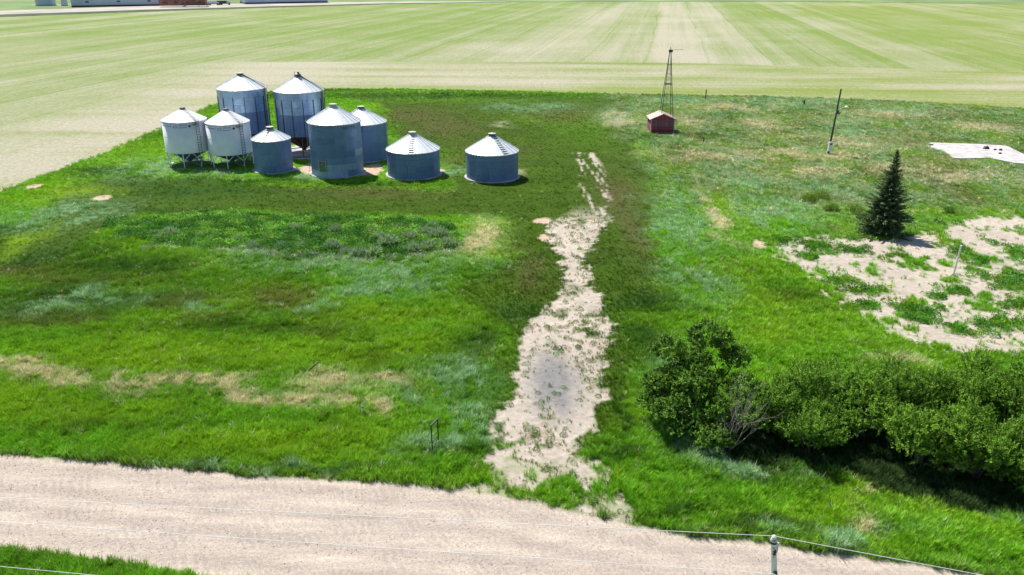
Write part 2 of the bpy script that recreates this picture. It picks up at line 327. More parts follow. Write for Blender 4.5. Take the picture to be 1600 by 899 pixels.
def mat_crop():
    t = NT('crop_rows'); t.b.inputs['Roughness'].default_value = .95; t.b.inputs['Specular IOR Level'].default_value = .08
    gm_ = t.n('ShaderNodeAttribute', attribute_name='gm').outputs['Fac']; p = t.pos()
    hd = t.n('ShaderNodeAttribute', attribute_name='head').outputs['Fac']; yl = t.n('ShaderNodeAttribute', attribute_name='yel').outputs['Fac']
    def band(angle, axis):
        # rows: noise that changes across the drilling direction and hardly along it
        def nz(a, b, d, ro):
            sc = (a, b, 1) if axis == 0 else (b, a, 1)
            return t.noise(t.mapping(t.mapping(p, (1, 1, 1), (0, 0, angle)), sc), 1.0, d, ro)
        w1 = t.ramp(nz(.085, .0012, 1, .5), .40, .60); w2 = t.ramp(nz(.33, .004, 2, .6), .34, .66); w3 = t.ramp(nz(1.5, .02, 3, .8), .3, .7)
        o = t.math('ADD', t.math('MULTIPLY', w1, .36), t.math('MULTIPLY', w2, .34)); return t.math('ADD', o, t.math('MULTIPLY', w3, .30))
    # seeder passes: every pass has its own density, with a thin greener line where two meet
    sx = t.n('ShaderNodeSeparateXYZ'); t.l(t.mapping(p, (1, 1, 1), (0, 0, RA)), sx.inputs[0])
    wob = t.math('MULTIPLY', t.math('SUBTRACT', t.noise(p, .012, 2, .5), .5), 5.0)
    rr = t.math('SUBTRACT', t.math('ADD', sx.outputs['X'], wob), ROW0)
    lane = t.math('FLOOR', t.math('DIVIDE', rr, 17.6)); wn = t.n('ShaderNodeTexWhiteNoise', noise_dimensions='1D'); t.l(lane, wn.inputs['W'])
    nh = t.math('SUBTRACT', 1.0, hd)
    lanev = t.math('MULTIPLY', t.math('ADD', t.math('MULTIPLY', t.math('SUBTRACT', wn.outputs['Value'], .5), .34), t.math('MULTIPLY', t.ramp(t.math('ABSOLUTE', t.math('SUBTRACT', t.math('FRACT', t.math('DIVIDE', rr, 17.6)), .5)), .465, .495), .30)), nh)
    f = t.n('ShaderNodeMix', data_type='FLOAT'); t.l(hd, f.inputs['Factor']); t.l(band(RA, 0), f.inputs['A']); t.l(band(math.radians(3.5), 1), f.inputs['B'])
    f = f.outputs['Result']
    iso = t.noise(t.mapping(p, (1, .3, 1)), .55, 8, .95); iso2 = t.noise(p, .03, 4, .6)
    v = t.math('ADD', t.math('MULTIPLY', t.math('SUBTRACT', f, .5), .72), t.math('ADD', gm_, lanev))
    v = t.math('ADD', v, t.math('MULTIPLY', t.math('SUBTRACT', iso, .5), 1.5)); v = t.math('ADD', v, t.math('MULTIPLY', t.math('SUBTRACT', iso2, .5), .9), True)
    gcol = t.mix(yl, (.19, .28, .07), (.25, .31, .07))
    c = t.mix(v, (.46, .43, .325), gcol)
    sp = t.ramp(t.noise(t.mapping(p, (1, .6, 1)), 1.5, 6, 1.0), .35, .65); c = t.mix(1.0, c, t.mix(sp, (.60, .64, .54), (1.38, 1.34, 1.42)), 'MULTIPLY')
    t.l(c, t.b.inputs['Base Color']); t.bump(sp, .5, .2); return t.m
def mat_galv(name, base, rough=.48, metal=.32, corr=True, sunburst=0, pitch=8):
    t = NT(name); p = t.obj(); oi = t.n('ShaderNodeObjectInfo').outputs['Random']
    n = t.noise(p, 1.4, 5, .65); n2 = t.noise(t.mapping(p, (3, 3, .25)), 2.0, 4, .6)
    c = t.mix(t.ramp(n, .3, .7), tuple(v*.88 for v in base), tuple(min(1, v*1.1) for v in base))
    c = t.mix(t.math('MULTIPLY', t.ramp(n2, .46, .72), .45), c, tuple(v*.55 for v in base))
    c = t.mix(1.0, c, t.mix(oi, (.93, .94, .95), (1.06, 1.05, 1.04)), 'MULTIPLY')
    t.l(c, t.b.inputs['Base Color']); t.b.inputs['Roughness'].default_value = rough; t.b.inputs['Metallic'].default_value = metal
    if corr:
        z = t.n('ShaderNodeSeparateXYZ'); t.l(p, z.inputs[0])
        s_ = t.math('SINE', t.math('MULTIPLY', z.outputs['Z'], 2*math.pi*pitch)); t.bump(s_, .5, .012)
    return t.m
def mat_leaf(name, c0, c1, c2=None, trans=.35, rough=.5, spec=.3):
    t = NT(name); r = t.n('ShaderNodeNewGeometry').outputs['Random Per Island']
    c = t.mix(r, c0, c1)
    c = t.mix(1.0, c, t.mix(t.n('ShaderNodeObjectInfo').outputs['Random'], (.72, .86, .85), (1.05, 1.16, 1.0)), 'MULTIPLY')
    if c2: c = t.mix(t.ramp(t.noise(t.pos(), 1.7, 3, .6), .44, .60), c, c2)
    t.l(c, t.b.inputs['Base Color']); t.b.inputs['Roughness'].default_value = rough; t.b.inputs['Specular IOR Level'].default_value = spec
    if trans:
        tr = t.n('ShaderNodeBsdfTranslucent'); ms = t.n('ShaderNodeMixShader'); ms.inputs[0].default_value = trans*.8
        t.l(t.mix(1.0, c, (1.25, 1.35, .55), 'MULTIPLY'), tr.inputs['Color']); t.l(t.b.outputs[0], ms.inputs[1]); t.l(tr.outputs[0], ms.inputs[2]); t.l(ms.outputs[0], t.out.inputs[0])
    return t.m
def mat_tuft():
    t = NT('grass_blades')
    a = t.n('ShaderNodeAttribute', attribute_name='col', attribute_type='INSTANCER').outputs['Color']
    r = t.n('ShaderNodeNewGeometry').outputs['Random Per Island']
    c = t.mix(1.0, a, t.mix(r, (.8, .85, .7), (2.3, 2.1, 2.2)), 'MULTIPLY')
    t.l(c, t.b.inputs['Base Color']); t.b.inputs['Roughness'].default_value = .55; t.b.inputs['Specular IOR Level'].default_value = .2
    tr = t.n('ShaderNodeBsdfTranslucent'); ms = t.n('ShaderNodeMixShader'); ms.inputs[0].default_value = .25
    t.l(t.mix(1.0, c, (1.25, 1.3, .8), 'MULTIPLY'), tr.inputs['Color']); t.l(t.b.outputs[0], ms.inputs[1]); t.l(tr.outputs[0], ms.inputs[2]); t.l(ms.outputs[0], t.out.inputs[0])
    return t.m
M = dict(
    ground=mat_ground(), gravel=mat_gravel(), crop=mat_crop(), tuft=mat_tuft(),
    galv=mat_galv('galvanised_wall_shaded', (.165, .27, .49)), galv_roof=mat_galv('galvanised_roof_sunlit', (.86, .90, .92), .42, .2, corr=False),  # same metal: shade's blue put into the wall colour, sunlit white into the roof
    galv_dark=mat_galv('galvanised_dark', (.14, .23, .43)), galv_tall=mat_galv('galvanised_tall', (.30, .43, .64), .30, .7, pitch=5),
    galv_light=mat_galv('galvanised_light', (.32, .46, .65)), white=simple('white_enamel', (.92, .95, .98), .28, 0, .06, .8, spec=.5), white_roof=simple('white_roof_paint', (.80, .81, .80), .35, 0, .05, .8),
    steel=simple('bare_steel', (.45, .48, .52), .4, .6, .15), darksteel=simple('dark_steel', (.07, .075, .085), .5, .4, .2), rust=simple('rusty_steel', (.09, .035, .025), .8, .1, .35, 2.5),
    rustpale=simple('rusty_brown', (.22, .12, .08), .8, 0, .3), concrete=simple('concrete', (.60, .56, .55), .9, 0, .22, .9, bump=.4), black=simple('black_paint', (.018, .018, .02), .5, 0, .2),
    redboard=simple('faded_red_board', (.46, .075, .10), .85, 0, .4, 2.2, dark=(.32, .06, .09), objrand=.35), greyboard=simple('weathered_board', (.36, .20, .27), .9, 0, .35, 2.2, dark=(.28, .09, .13), objrand=.3),
    whiteboard=simple('white_trim', (.62, .60, .58), .8, 0, .2, 3), shingle=simple('worn_shingle', (.66, .58, .54), .9, 0, .22, 3, dark=(.46, .30, .25), objrand=.22),
    wood=simple('grey_pole_wood', (.09, .085, .08), .9, 0, .35, 4, streak=True), polewhite=simple('bleached_pole', (.95, .95, .95), .85, 0, .12, 9, streak=True),
    paint=simple('white_post_paint', (.8, .8, .8), .6, 0, .08), wire=simple('aluminium_wire', (.95, .95, .97), .6, 0, .01), porcelain=simple('white_porcelain', (.7, .71, .75), .15, 0, .03), brownins=simple('brown_insulator', (.06, .03, .03), .2, 0, .1),
    bark=simple('grey_bark', (.13, .11, .09), .95, 0, .35, 6), dead=simple('bleached_dead_wood', (.36, .31, .26), .9, 0, .25, 5),
    barnwall=simple('pale_blue_cladding', (.50, .60, .76), .5, .1, .08, .1), barnroof=simple('pale_metal_roof', (.66, .70, .76), .4, .3, .08), barnbase=simple('dark_barn_base', (.045, .04, .05), .8, 0, .2),
    redwall=simple('faded_brick_red_boards', (.34, .17, .14), .9, 0, .3, .25), cap=simple('cap_metal', (.16, .13, .14), .6, .3, .3), cappale=simple('cap_pale', (.5, .5, .40), .5, .2, .1), print=simple('dark_print', (.03, .035, .06), .6, 0, .1), printy=simple('yellow_print', (.30, .27, .12), .6, 0, .1), door=simple('door_grey', (.15, .21, .21), .5, .3, .2),
)
# ------------------------------------------------------------------ ground
dy = .0042
ys = 19.0*np.exp(np.arange(0, int(math.log(190/19.0)/dy)+1)*dy); xs = np.arange(-66, 116, .30)
X, Y = np.meshgrid(xs, ys); fx, fy = X.ravel(), Y.ravel()
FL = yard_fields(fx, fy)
relief = (.05+.10*(fbm(fx, fy, 4, 3, 90)-.5)+.16*FL['tall']*(fbm(fx, fy, .9, 3, 95)-.35))
Z = np.maximum(relief, 0.0)*(1-FL['road'])*(1-.7*FL['soil'])
V = np.stack([fx, fy, Z], 1); nx = len(xs); ny = len(ys)
idx = np.arange(nx*ny).reshape(ny, nx)
Fq = np.stack([idx[:-1, :-1], idx[:-1, 1:], idx[1:, 1:], idx[1:, :-1]], -1).reshape(-1, 4)
def fm(a): return a[Fq].mean(1)
sy = sdist(fx+(fbm(fx, fy, 3, 3, 97)-.5)*2.2, fy+(fbm(fx, fy, 3, 3, 98)-.5)*2.2, YARD)
inyard = fm(sy) > 0
roadf = fm(FL['road']) > .5
mid = V[Fq].mean(1)
drv = (fm(FL['soil']) > .5) & (fm(sdist(fx, fy, DRIVE)) > -1.5) & ~roadf
snd = (fm(FL['soil']) > .5) & (fm(sdist(fx, fy, SAND)) > -2.5) & ~roadf & ~drv
# keep only land the photograph (and a step aside) can see
vis = (np.abs(mid[:, 0]) < mid[:, 1]*.80+9)
def sheet(name, sel, mat, dz):
    f = Fq[sel]; u, inv = np.unique(f, return_inverse=True); v = V[u].copy(); v[:, 2] += dz
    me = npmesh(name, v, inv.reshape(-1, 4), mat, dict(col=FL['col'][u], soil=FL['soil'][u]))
    me.polygons.foreach_set('use_smooth', np.ones(len(f), bool))
    o = link(name, me); o['kind'] = 'structure'; return o
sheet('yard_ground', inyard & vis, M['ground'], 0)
sheet('gravel_road', roadf & vis, M['gravel'], .006)
sheet('driveway', drv & vis, M['ground'], .006)
sheet('bare_soil', snd & vis, M['ground'], .006)
# base ground out to the horizon
bgm = simple('distant_farmland', (.22, .26, .10), .95, 0, .25, .004)
mb = MB(); mb.add([(-6000, -60, -.12), (6000, -60, -.12), (6000, 8000, -.12), (-6000, 8000, -.12)], [(0, 1, 2, 3)])
o = mb.build('ground', bgm); o['kind'] = 'structure'
# crop field, edged far away by a dark ditch
FAR = np.array([G(*p) for p in [(-500, 46), (-200, 35), (0, 27), (200, 19.5), (400, 13), (600, 7), (800, 3.4), (1200, 2.6), (1400, 4), (1600, 7), (1900, 12)]])
ys2 = 60*np.exp(np.arange(0, 330)*.0076); xs2 = np.arange(-560, 640, 2.2)
X2, Y2 = np.meshgrid(xs2, ys2); gx, gy = X2.ravel(), Y2.ravel()
ca, sa = math.cos(RA), math.sin(RA)
wxx = gx+(fbm(gx, gy, 120, 2, 3)-.5)*7
r = wxx*ca-gy*sa; s_ = gx*sa+gy*ca
big = fbm(gx, gy, 70, 3, 62)
HL = [G(*p) for p in [(480, 97), (860, 97), (1100, 99), (1300, 105), (1600, 113), (2000, 128)]]
hx = np.interp(gx, [q[0] for q in HL], [q[1] for q in HL])
head = sstep(1.5, -1.5, gy-hx)*sstep(-100, -60, gx)
rc_ = G(1056, 98)[0]*ca-G(1056, 98)[1]*sa; hwd = (G(1105, 98)[0]-G(1008, 98)[0])/2
ctr = sstep(hwd+1.6, hwd-1.6, np.abs(r-rc_))
gm = .66+.60*(big-.5)
gm = gm+.16*sstep(20, 90, r-rc_)-.16*sstep(70, 20, np.abs(r-rc_))+.16*sstep(-20, -110, r-rc_)*sstep(260, 400, gy)
gm = gm-.30*ctr*(1-head)-.13*sstep(270, 140, gy)*sstep(-30, -62, gx)
gm = gm*(1-head)+head*(.55+.28*np.exp(-((gy-hx+3)/2.2)**2)+1.0*(fbm(gx*.3, gy, 8, 3, 67)-.5)-.25*sstep(40, -30, gx)-.25*sstep(-30, -60, gx))
yel = np.clip(.2+.5*head+.4*sstep(20, 120, r-rc_), 0, 1)
edge = np.exp(-np.abs(sdist(gx, gy, YARD))/3.0); gm = gm+edge*.35; yel = np.clip(yel+edge*.5, 0, 1)
idx2 = np.arange(len(xs2)*len(ys2)).reshape(len(ys2), len(xs2))
Fq2 = np.stack([idx2[:-1, :-1], idx2[:-1, 1:], idx2[1:, 1:], idx2[1:, :-1]], -1).reshape(-1, 4)
m2 = np.stack([gx, gy], 1)[Fq2].mean(1)
farY = np.interp(m2[:, 0], FAR[:, 0], FAR[:, 1])
sel = (m2[:, 1] < farY) & (sdist(m2[:, 0], m2[:, 1], YARD) < 3.5) & (np.abs(m2[:, 0]) < m2[:, 1]*.82+20)
f = Fq2[sel]; u, inv = np.unique(f, return_inverse=True)
o = link('crop_field', npmesh('crop_field', np.stack([gx[u], gy[u], np.full(len(u), -.03)], 1), inv.reshape(-1, 4), M['crop'], dict(gm=gm[u], head=head[u], yel=yel[u])))
o['kind'] = 'structure'
# strips beyond the field
def strip(name, near, far, mat, z):
    n = len(near); vs = [(x, y, z) for x, y in near]+[(x, y, z) for x, y in far]
    me = bpy.data.meshes.new(name); me.from_pydata(vs, [], [(i, i+1, n+i+1, n+i) for i in range(n-1)]); me.materials.append(mat)
    o = link(name, me); o['kind'] = 'structure'; return o
def off(P, d): return [(x, y+d) for x, y in P]
ditch = simple('ditch_grass', (.05, .095, .03), .95, 0, .35, .05); dirt = simple('pale_far_dirt', (.50, .45, .38), .95, 0, .2, .04)
fw = [min(60, max(5, 8+52*max(0, (-x)/420))) for x, y in FAR]
strip('ditch', [tuple(q) for q in FAR], [(x, y+k) for (x, y), k in zip(FAR, fw)], ditch, -.02)
strip('far_road', [(x, y+k) for (x, y), k in zip(FAR, fw)], [(x, y+k+70*max(0, min(1, -x/200))+2) for (x, y), k in zip(FAR, fw)], dirt, -.02)
strip('far_field', [(x, y+k+70*max(0, min(1, -x/200))+2) for (x, y), k in zip(FAR, fw)], [(x*1.6, 1600) for x, y in FAR], simple('green_far_crop', (.19, .28, .09), .95, 0, .25, .02), -.02)
# ------------------------------------------------------------------ grass tufts (uncountable): points carrying colour, instanced by geometry nodes
def tuft_mesh(name, nb, h, spread, wd, lean, seed):
    q = random.Random(seed); vs = []; fs = []
    for i in range(nb):
        a = q.uniform(0, 6.283); r0_ = q.uniform(0, spread); bx, by = r0_*math.cos(a), r0_*math.sin(a)
        b = a+q.uniform(-.9, .9); hh = h*q.uniform(.55, 1.1); ln = hh*lean*q.uniform(.4, 1.3); w_ = wd*q.uniform(.7, 1.2)
        tx, ty = -math.sin(b)*w_, math.cos(b)*w_; dx, dyy = math.cos(b), math.sin(b); k = len(vs)
        vs += [(bx-tx, by-ty, 0), (bx+tx, by+ty, 0), (bx+dx*ln*.35-tx*.8, by+dyy*ln*.35-ty*.8, hh*.6), (bx+dx*ln*.35+tx*.8, by+dyy*ln*.35+ty*.8, hh*.6), (bx+dx*ln, by+dyy*ln, hh)]
        fs += [(k, k+1, k+3, k+2), (k+2, k+3, k+4)]
    me = bpy.data.meshes.new(name); me.from_pydata(vs, [], fs); me.materials.append(M['tuft']); return me
def leafy_mesh(name, nl, r_, h, ls, seed):
    q = random.Random(seed); vs = []; fs = []
    for i in range(nl):
        a = q.uniform(0, 6.283); e = q.uniform(.1, 1)**.6; rr = r_*math.sqrt(q.random()); z = h*math.sqrt(max(.02, 1-(rr/r_)**2))*q.uniform(.45, 1)
        c = Vector((rr*math.cos(a), rr*math.sin(a), z)); d = Vector((math.cos(a)*.6+q.uniform(-.5, .5), math.sin(a)*.6+q.uniform(-.5, .5), q.uniform(-.1, .9))).normalized()
        n_ = d.cross(Vector((q.uniform(-1, 1), q.uniform(-1, 1), .3))).normalized(); l = ls*q.uniform(.6, 1.2); k = len(vs)
        vs += [c, c+d*l*.5+n_*l*.28, c+d*l, c+d*l*.5-n_*l*.28]; fs += [(k, k+1, k+2, k+3)]
    me = bpy.data.meshes.new(name); me.from_pydata([tuple(v) for v in vs], [], fs); me.materials.append(M['tuft']); return me
def gn_scatter(name, pts, cols, scl, meshes, label, cat):
    me = bpy.data.meshes.new(name); me.vertices.add(len(pts)); me.vertices.foreach_set('co', pts.astype(np.float32).ravel())
    at = me.attributes.new('col', 'FLOAT_COLOR', 'POINT'); a4 = np.ones((len(pts), 4), np.float32); a4[:, :3] = cols; at.data.foreach_set('color', a4.ravel())
    at = me.attributes.new('sz', 'FLOAT', 'POINT'); at.data.foreach_set('value', scl.astype(np.float32))
    me.materials.append(M['tuft'])
    o = link(name, me); tag(o, label, cat, kind='stuff')
    g = bpy.data.node_groups.new(name+'_nodes', 'GeometryNodeTree')
    g.interface.new_socket('Geometry', in_out='INPUT', socket_type='NodeSocketGeometry'); g.interface.new_socket('Geometry', in_out='OUTPUT', socket_type='NodeSocketGeometry')
    N = g.nodes; L = g.links; gi = N.new('NodeGroupInput'); go = N.new('NodeGroupOutput')
    j = N.new('GeometryNodeJoinGeometry')
    for k, m_ in enumerate(meshes):
        ob = bpy.data.objects.new(m_.name, m_)
        oi = N.new('GeometryNodeObjectInfo'); oi.inputs['Object'].default_value = ob; oi.inputs['As Instance'].default_value = True
        L.new(oi.outputs['Geometry'], j.inputs[0])
    ip = N.new('GeometryNodeInstanceOnPoints'); ip.inputs['Pick Instance'].default_value = True
    ri = N.new('FunctionNodeRandomValue'); ri.data_type = 'INT'; ri.inputs[4].default_value = 0; ri.inputs[5].default_value = len(meshes)-1
    rr = N.new('FunctionNodeRandomValue'); rr.data_type = 'FLOAT_VECTOR'; rr.inputs[0].default_value = (-.12, -.12, 0); rr.inputs[1].default_value = (.12, .12, 6.283)
    na = N.new('GeometryNodeInputNamedAttribute'); na.data_type = 'FLOAT'; na.inputs[0].default_value = 'sz'
    L.new(gi.outputs[0], ip.inputs['Points']); L.new(j.outputs[0], ip.inputs['Instance']); L.new(ri.outputs[2], ip.inputs['Instance Index'])
    L.new(rr.outputs[0], ip.inputs['Rotation']); L.new(na.outputs[0], ip.inputs['Scale']); L.new(ip.outputs[0], go.inputs[0])
    md_ = o.modifiers.new('scatter', 'NODES'); md_.node_group = g
    return o
def scatter_pts(n, ylo, yhi, power):
    u_ = R.random(n); yy = (ylo**power+u_*(yhi**power-ylo**power))**(1/power)
    xx = (R.random(n)*2-1)*(yy*.70+6); return xx, yy
def ground_z(x, y, F):
    rl = (.05+.10*(fbm(x, y, 4, 3, 90)-.5)+.16*F['tall']*(fbm(x, y, .9, 3, 95)-.35))
    return np.maximum(rl, 0)*(1-F['road'])*(1-.7*F['soil'])
SLABP = polyW([(1452, 225), (1520, 227), (1572, 230), (1615, 251), (1640, 262), (1585, 257), (1545, 249), (1505, 250), (1488, 249), (1478, 240), (1455, 233)])
BINS_XY = [(-43.87, 109.6, 3.), (-38.07, 109.3, 3.), (-31.5, 106.07, 2.7), (-22.76, 104.5, 3.5), (-20.8, 113.4, 3.5), (-12.7, 103.66, 3.5), (-2.5, 102.2, 3.5), (-29.97, 116.4, 3.6), (-38.5, 118.2, 3.6), (24.4, 133.6, 2.3)]
def grass(n, ylo, yhi, power, s0, name, label, meshes, fade):
    x, y = scatter_pts(n, ylo, yhi, power)
    F = yard_fields(x, y)
    n5 = fbm(x, y, .9, 3, 101)
    keep = R.random(n) < sstep(*fade, y)
    keep &= (sdist(x, y, YARD) > -.3+1.5*(n5-.5)) & (F['road'] < .35) & (R.random(n) > sstep(.05, .6, F['soil'])*.985) & (R.random(n) > F['olive']*.45) & (F['leaf'] < .6) & (R.random(n) > F['hedge_shade']*.45)
    keep &= sdist(x, y, SLABP) < .1
    for bx, by, br in BINS_XY: keep &= (x-bx)**2+(y-by)**2 > br*br
    x, y = x[keep], y[keep]; F = {k: v[keep] for k, v in F.items()}
    for bx, by, br in BINS_XY: F['tall'] = F['tall']*(1-.6*np.exp(-(np.maximum(0, np.hypot(x-bx, y-by)-br)/1.5)**2))
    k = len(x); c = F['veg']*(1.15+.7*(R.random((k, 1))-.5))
    pal = F['pale']; hh_ = R.random(k) < pal*.12*(1-F['hedge_shade']); c[hh_] = np.array([.30, .40, .27])*(.7+.5*R.random((hh_.sum(), 1)))
    straw = R.random(k) < (.012+.06*F['far']+.62*F['tan'])*(1-F['hedge_shade']); c[straw] = np.array([.50, .47, .33])*(.6+.5*R.random((straw.sum(), 1)))
    sz = s0*(.33+.75*F['tall'])*(.6+.8*R.random(k))*(.35+1.3*fbm(x, y, .9, 3, 110))
    return gn_scatter(name, np.stack([x, y, ground_z(x, y, F)-.02], 1), c, sz, meshes, label, 'grass')
T_near = [tuft_mesh('grass_tuft', 22, .42, .16, .011, .55, i) for i in range(4)]
T_far = [tuft_mesh('coarse_tuft', 16, .34, .30, .022, .6, 20+i) for i in range(3)]
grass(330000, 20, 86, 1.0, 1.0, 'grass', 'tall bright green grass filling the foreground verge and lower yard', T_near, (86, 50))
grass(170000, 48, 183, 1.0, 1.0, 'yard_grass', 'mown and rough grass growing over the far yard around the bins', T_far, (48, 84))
L_mesh = [leafy_mesh('weed_clump', 90, .38, .42, .13, 50+i) for i in range(3)]
def leafies():
    n = 60000; x, y = scatter_pts(n, 40, 100, 1.2); F = yard_fields(x, y)
    keep = (R.random(n) < F['leaf']**1.3) | ((F['soil'] > .3) & (R.random(n) < .10) & (fbm(x, y, 2, 3, 120) > .5)) | ((F['soil'] < .3) & (R.random(n) < .012))
    keep &= (F['road'] < .1)
    x, y = x[keep], y[keep]; F = {k: v[keep] for k, v in F.items()}; k = len(x)
    c = np.where((R.random(k) < .2)[:, None], cYEL*.8, cLEAF)*(.6+.9*R.random((k, 1)))
    sz = (.35+1.0*R.random(k)**1.5)*np.where(F['leaf'] > .45, 1.0, .5)
    gn_scatter('broadleaf_weeds', np.stack([x, y, ground_z(x, y, F)-.03], 1), c, sz, L_mesh, 'low dark green broadleaf weeds covering the mid-yard strip and bare soil', 'weeds')
leafies()
def strip_weeds():
    n = 16000; x = R.uniform(-48, -5, n); y = R.uniform(68, 92, n); keep = sdist(x, y, WEEDS) > .6*(fbm(x, y, 2, 2, 180)-.6)*4; x, y = x[keep], y[keep]; k = len(x)
    tone = sstep(.35, .65, fbm(x, y, 1.6, 3, 181))[:, None]
    c = (np.array([.05, .16, .03])*(1-tone)+np.array([.19, .36, .07])*tone)*(.6+.8*R.random((k, 1)))
    gn_scatter('leafy_weeds', np.stack([x, y, np.zeros(k)], 1), c, .5+1.0*R.random(k)**2, L_mesh, 'dense leafy green weeds filling the strip in front of the bins', 'weeds')
strip_weeds()
def fringe():
    n = 26000; x, y = scatter_pts(n, 60, 90, 1.0)
    e = sstep(.9, -.6, ldist(x, y+(fbm(x, y, 2, 2, 170)-.5)*1.8, polyW([(250, 384), (330, 392), (400, 396), (480, 402), (560, 407), (640, 405), (700, 394)]))-.9)
    e = np.maximum(e, .30*sstep(-.5, 1, sdist(x, y, WEEDS))*sstep(.5, .6, fbm(x, y, 1.6, 3, 172)))
    e = np.maximum(e, .7*sstep(.2, 1, blob(x, y, 668, 376, 44, 20)))
    keep = R.random(n) < e*.85; x, y = x[keep], y[keep]; k = len(x)
    c = np.array([.33, .39, .31])*(.5+.9*R.random((k, 1)))
    gn_scatter('silvery_sage', np.stack([x, y, np.zeros(k)], 1), c, .45+.7*R.random(k)**2, L_mesh, 'low silvery sage growing thickly along the near edge of the weed strip', 'weeds')
fringe()
# weeds dotting the driveway and loose straw
def driveweeds():
    n = 60000; x, y = scatter_pts(n, 28, 100, 1.2); F = yard_fields(x, y)
    sdr = sdist(x, y, DRIVE)
    keep = (sdr > -.5) & (F['road'] < .3) & (F['soil'] > .3) & (fbm(x, y, 1.4, 3, 130) > .44) & (R.random(n) < .8)
    gx_, gy_ = G(866, 596); keep &= R.random(n) > 1.2*np.exp(-(((x-gx_)/2.0)**2+((y-gy_)/5.0)**2))
    x, y = x[keep], y[keep]; k = len(x); F = {kk: v[keep] for kk, v in F.items()}
    c = np.where((R.random(k) < .35)[:, None], cTAN*.8, np.array([.10, .16, .045]))*(.7+.6*R.random((k, 1)))
    gn_scatter('driveway_weeds', np.stack([x, y, ground_z(x, y, F)], 1), c, .25+.35*R.random(k), T_near[:2]+L_mesh[:1], 'sparse weeds and dry straw dotting the dirt driveway', 'weeds')
driveweeds()
# loose stones lying on the gravel road
def pebble(name, seed):
    q = random.Random(seed); vs = [(1, 0, 0), (-1, 0, 0), (0, 1, 0), (0, -1, 0), (0, 0, .8), (0, 0, -.5)]
    vs = [tuple(c_*q.uniform(.7, 1.3) for c_ in v) for v in vs]; fs = [(0, 2, 4), (2, 1, 4), (1, 3, 4), (3, 0, 4), (2, 0, 5), (1, 2, 5), (3, 1, 5), (0, 3, 5)]
    me = bpy.data.meshes.new(name); me.from_pydata(vs, [], fs); me.materials.append(M['tuft']); return me
def stones():
    n = 150000; x = R.uniform(-45, 48, n); y = R.uniform(18, 44, n)
    rd = sdist(x, y, ROAD); wr = .5+.5*np.cos((rd-.95)*2*math.pi/1.75)
    keep = (rd > -.2) & (R.random(n) < .15+.6*wr**2*fbm(x*.3, y, 1.2, 3, 160)) & (np.abs(x) < y*.7+4)
    x, y = x[keep], y[keep]; k = len(x)
    c = np.array([.42, .375, .32])*(.45+1.1*R.random((k, 1)))*np.array([1, 1, 1.0])
    gn_scatter('loose_gravel', np.stack([x, y, np.full(k, .012)], 1), c, .014+.026*R.random(k)**2, [pebble('pebble', i) for i in range(3)], 'loose stones scattered in low ridges along the gravel road', 'gravel')
stones()
# ------------------------------------------------------------------ grain bins
def arc_sheet(Rr, h, ang, proud, th=.012, n=8):
    mb = MB(); vs = []
    for rr in (Rr+proud, Rr+proud-th):
        for z in (0, h):
            for i in range(n+1):
                t = -ang/2+ang*i/n; vs.append((rr*math.cos(t), rr*math.sin(t), z))
    m = n+1; fs = []
    for i in range(n):
        fs += [(i, i+1, m+i+1, m+i), (2*m+i+1, 2*m+i, 3*m+i, 3*m+i+1), (i+1, i, 2*m+i, 2*m+i+1), (m+i, m+i+1, 3*m+i+1, 3*m+i)]
    fs += [(0, m, 3*m, 2*m), (n, 2*m+n, 3*m+n, m+n)]
    mb.add(vs, fs); return mb
def roof_panel(Rr, z0, rt, z1, ang, rib=.075):
    mb = MB(); h = ang/2
    def p(r_, t, z): return (r_*math.cos(t), r_*math.sin(t), z)
    slope = (z1-z0)/(Rr-rt)
    vs = []
    for t in (-h, 0, h):
        vs += [p(Rr, t, z0), p(rt, t, z1)]
    mb.add(vs, [(0, 2, 3, 1), (2, 4, 5, 3)])
    k = .035; e = k/Rr; e2 = e*2.2      # raised seam on one edge
    vs = [p(Rr, -h-e, z0), p(Rr, -h-e*.4, z0+rib), p(Rr, -h+e*.4, z0+rib), p(Rr, -h+e, z0), p(rt, -h-e2, z1), p(rt, -h-e2*.4, z1+rib), p(rt, -h+e2*.4, z1+rib), p(rt, -h+e2, z1)]
    mb.add(vs, [(0, 1, 5, 4), (1, 2, 6, 5), (2, 3, 7, 6), (0, 3, 2, 1), (4, 5, 6, 7)])
    return mb
def ladder_mb(p0, p1, out, wdt=.42, gap=.35, r_=.022):
    mb = MB(); p0 = Vector(p0); p1 = Vector(p1); d = p1-p0; n = max(2, int(d.length/gap)); side = d.normalized().cross(Vector(out)).normalized()*(wdt/2)
    mb.tube(p0+side, p1+side, r_, n=4); mb.tube(p0-side, p1-side, r_, n=4)
    for i in range(1, n):
        q = p0+d*(i/n); mb.tube(q-side, q+side, r_*.8, n=4)
    return mb
def pol(Rr, deg, z):                     # azimuth measured from the side facing the viewer, positive to the right
    t = math.radians(-90+deg); return Vector((Rr*math.cos(t), Rr*math.sin(t), z))
def bent_text(txt, size, Rr, deg, z, mat, parent, name='lettering'):
    cu = bpy.data.curves.new(name, 'FONT'); cu.body = txt; cu.size = size; cu.align_x = 'CENTER'; cu.extrude = 0
    to = bpy.data.objects.new(name, cu); C.objects.link(to); dg = bpy.context.evaluated_depsgraph_get()
    me = bpy.data.meshes.new_from_object(to.evaluated_get(dg)); C.objects.unlink(to); bpy.data.objects.remove(to)
    for v in me.vertices:
        a = math.radians(-90+deg)+v.co.x/Rr; y_ = v.co.y; v.co = (Rr*math.cos(a), Rr*math.sin(a), z+y_)
    me.materials.clear(); me.materials.append(mat); return link(name, me, parent)
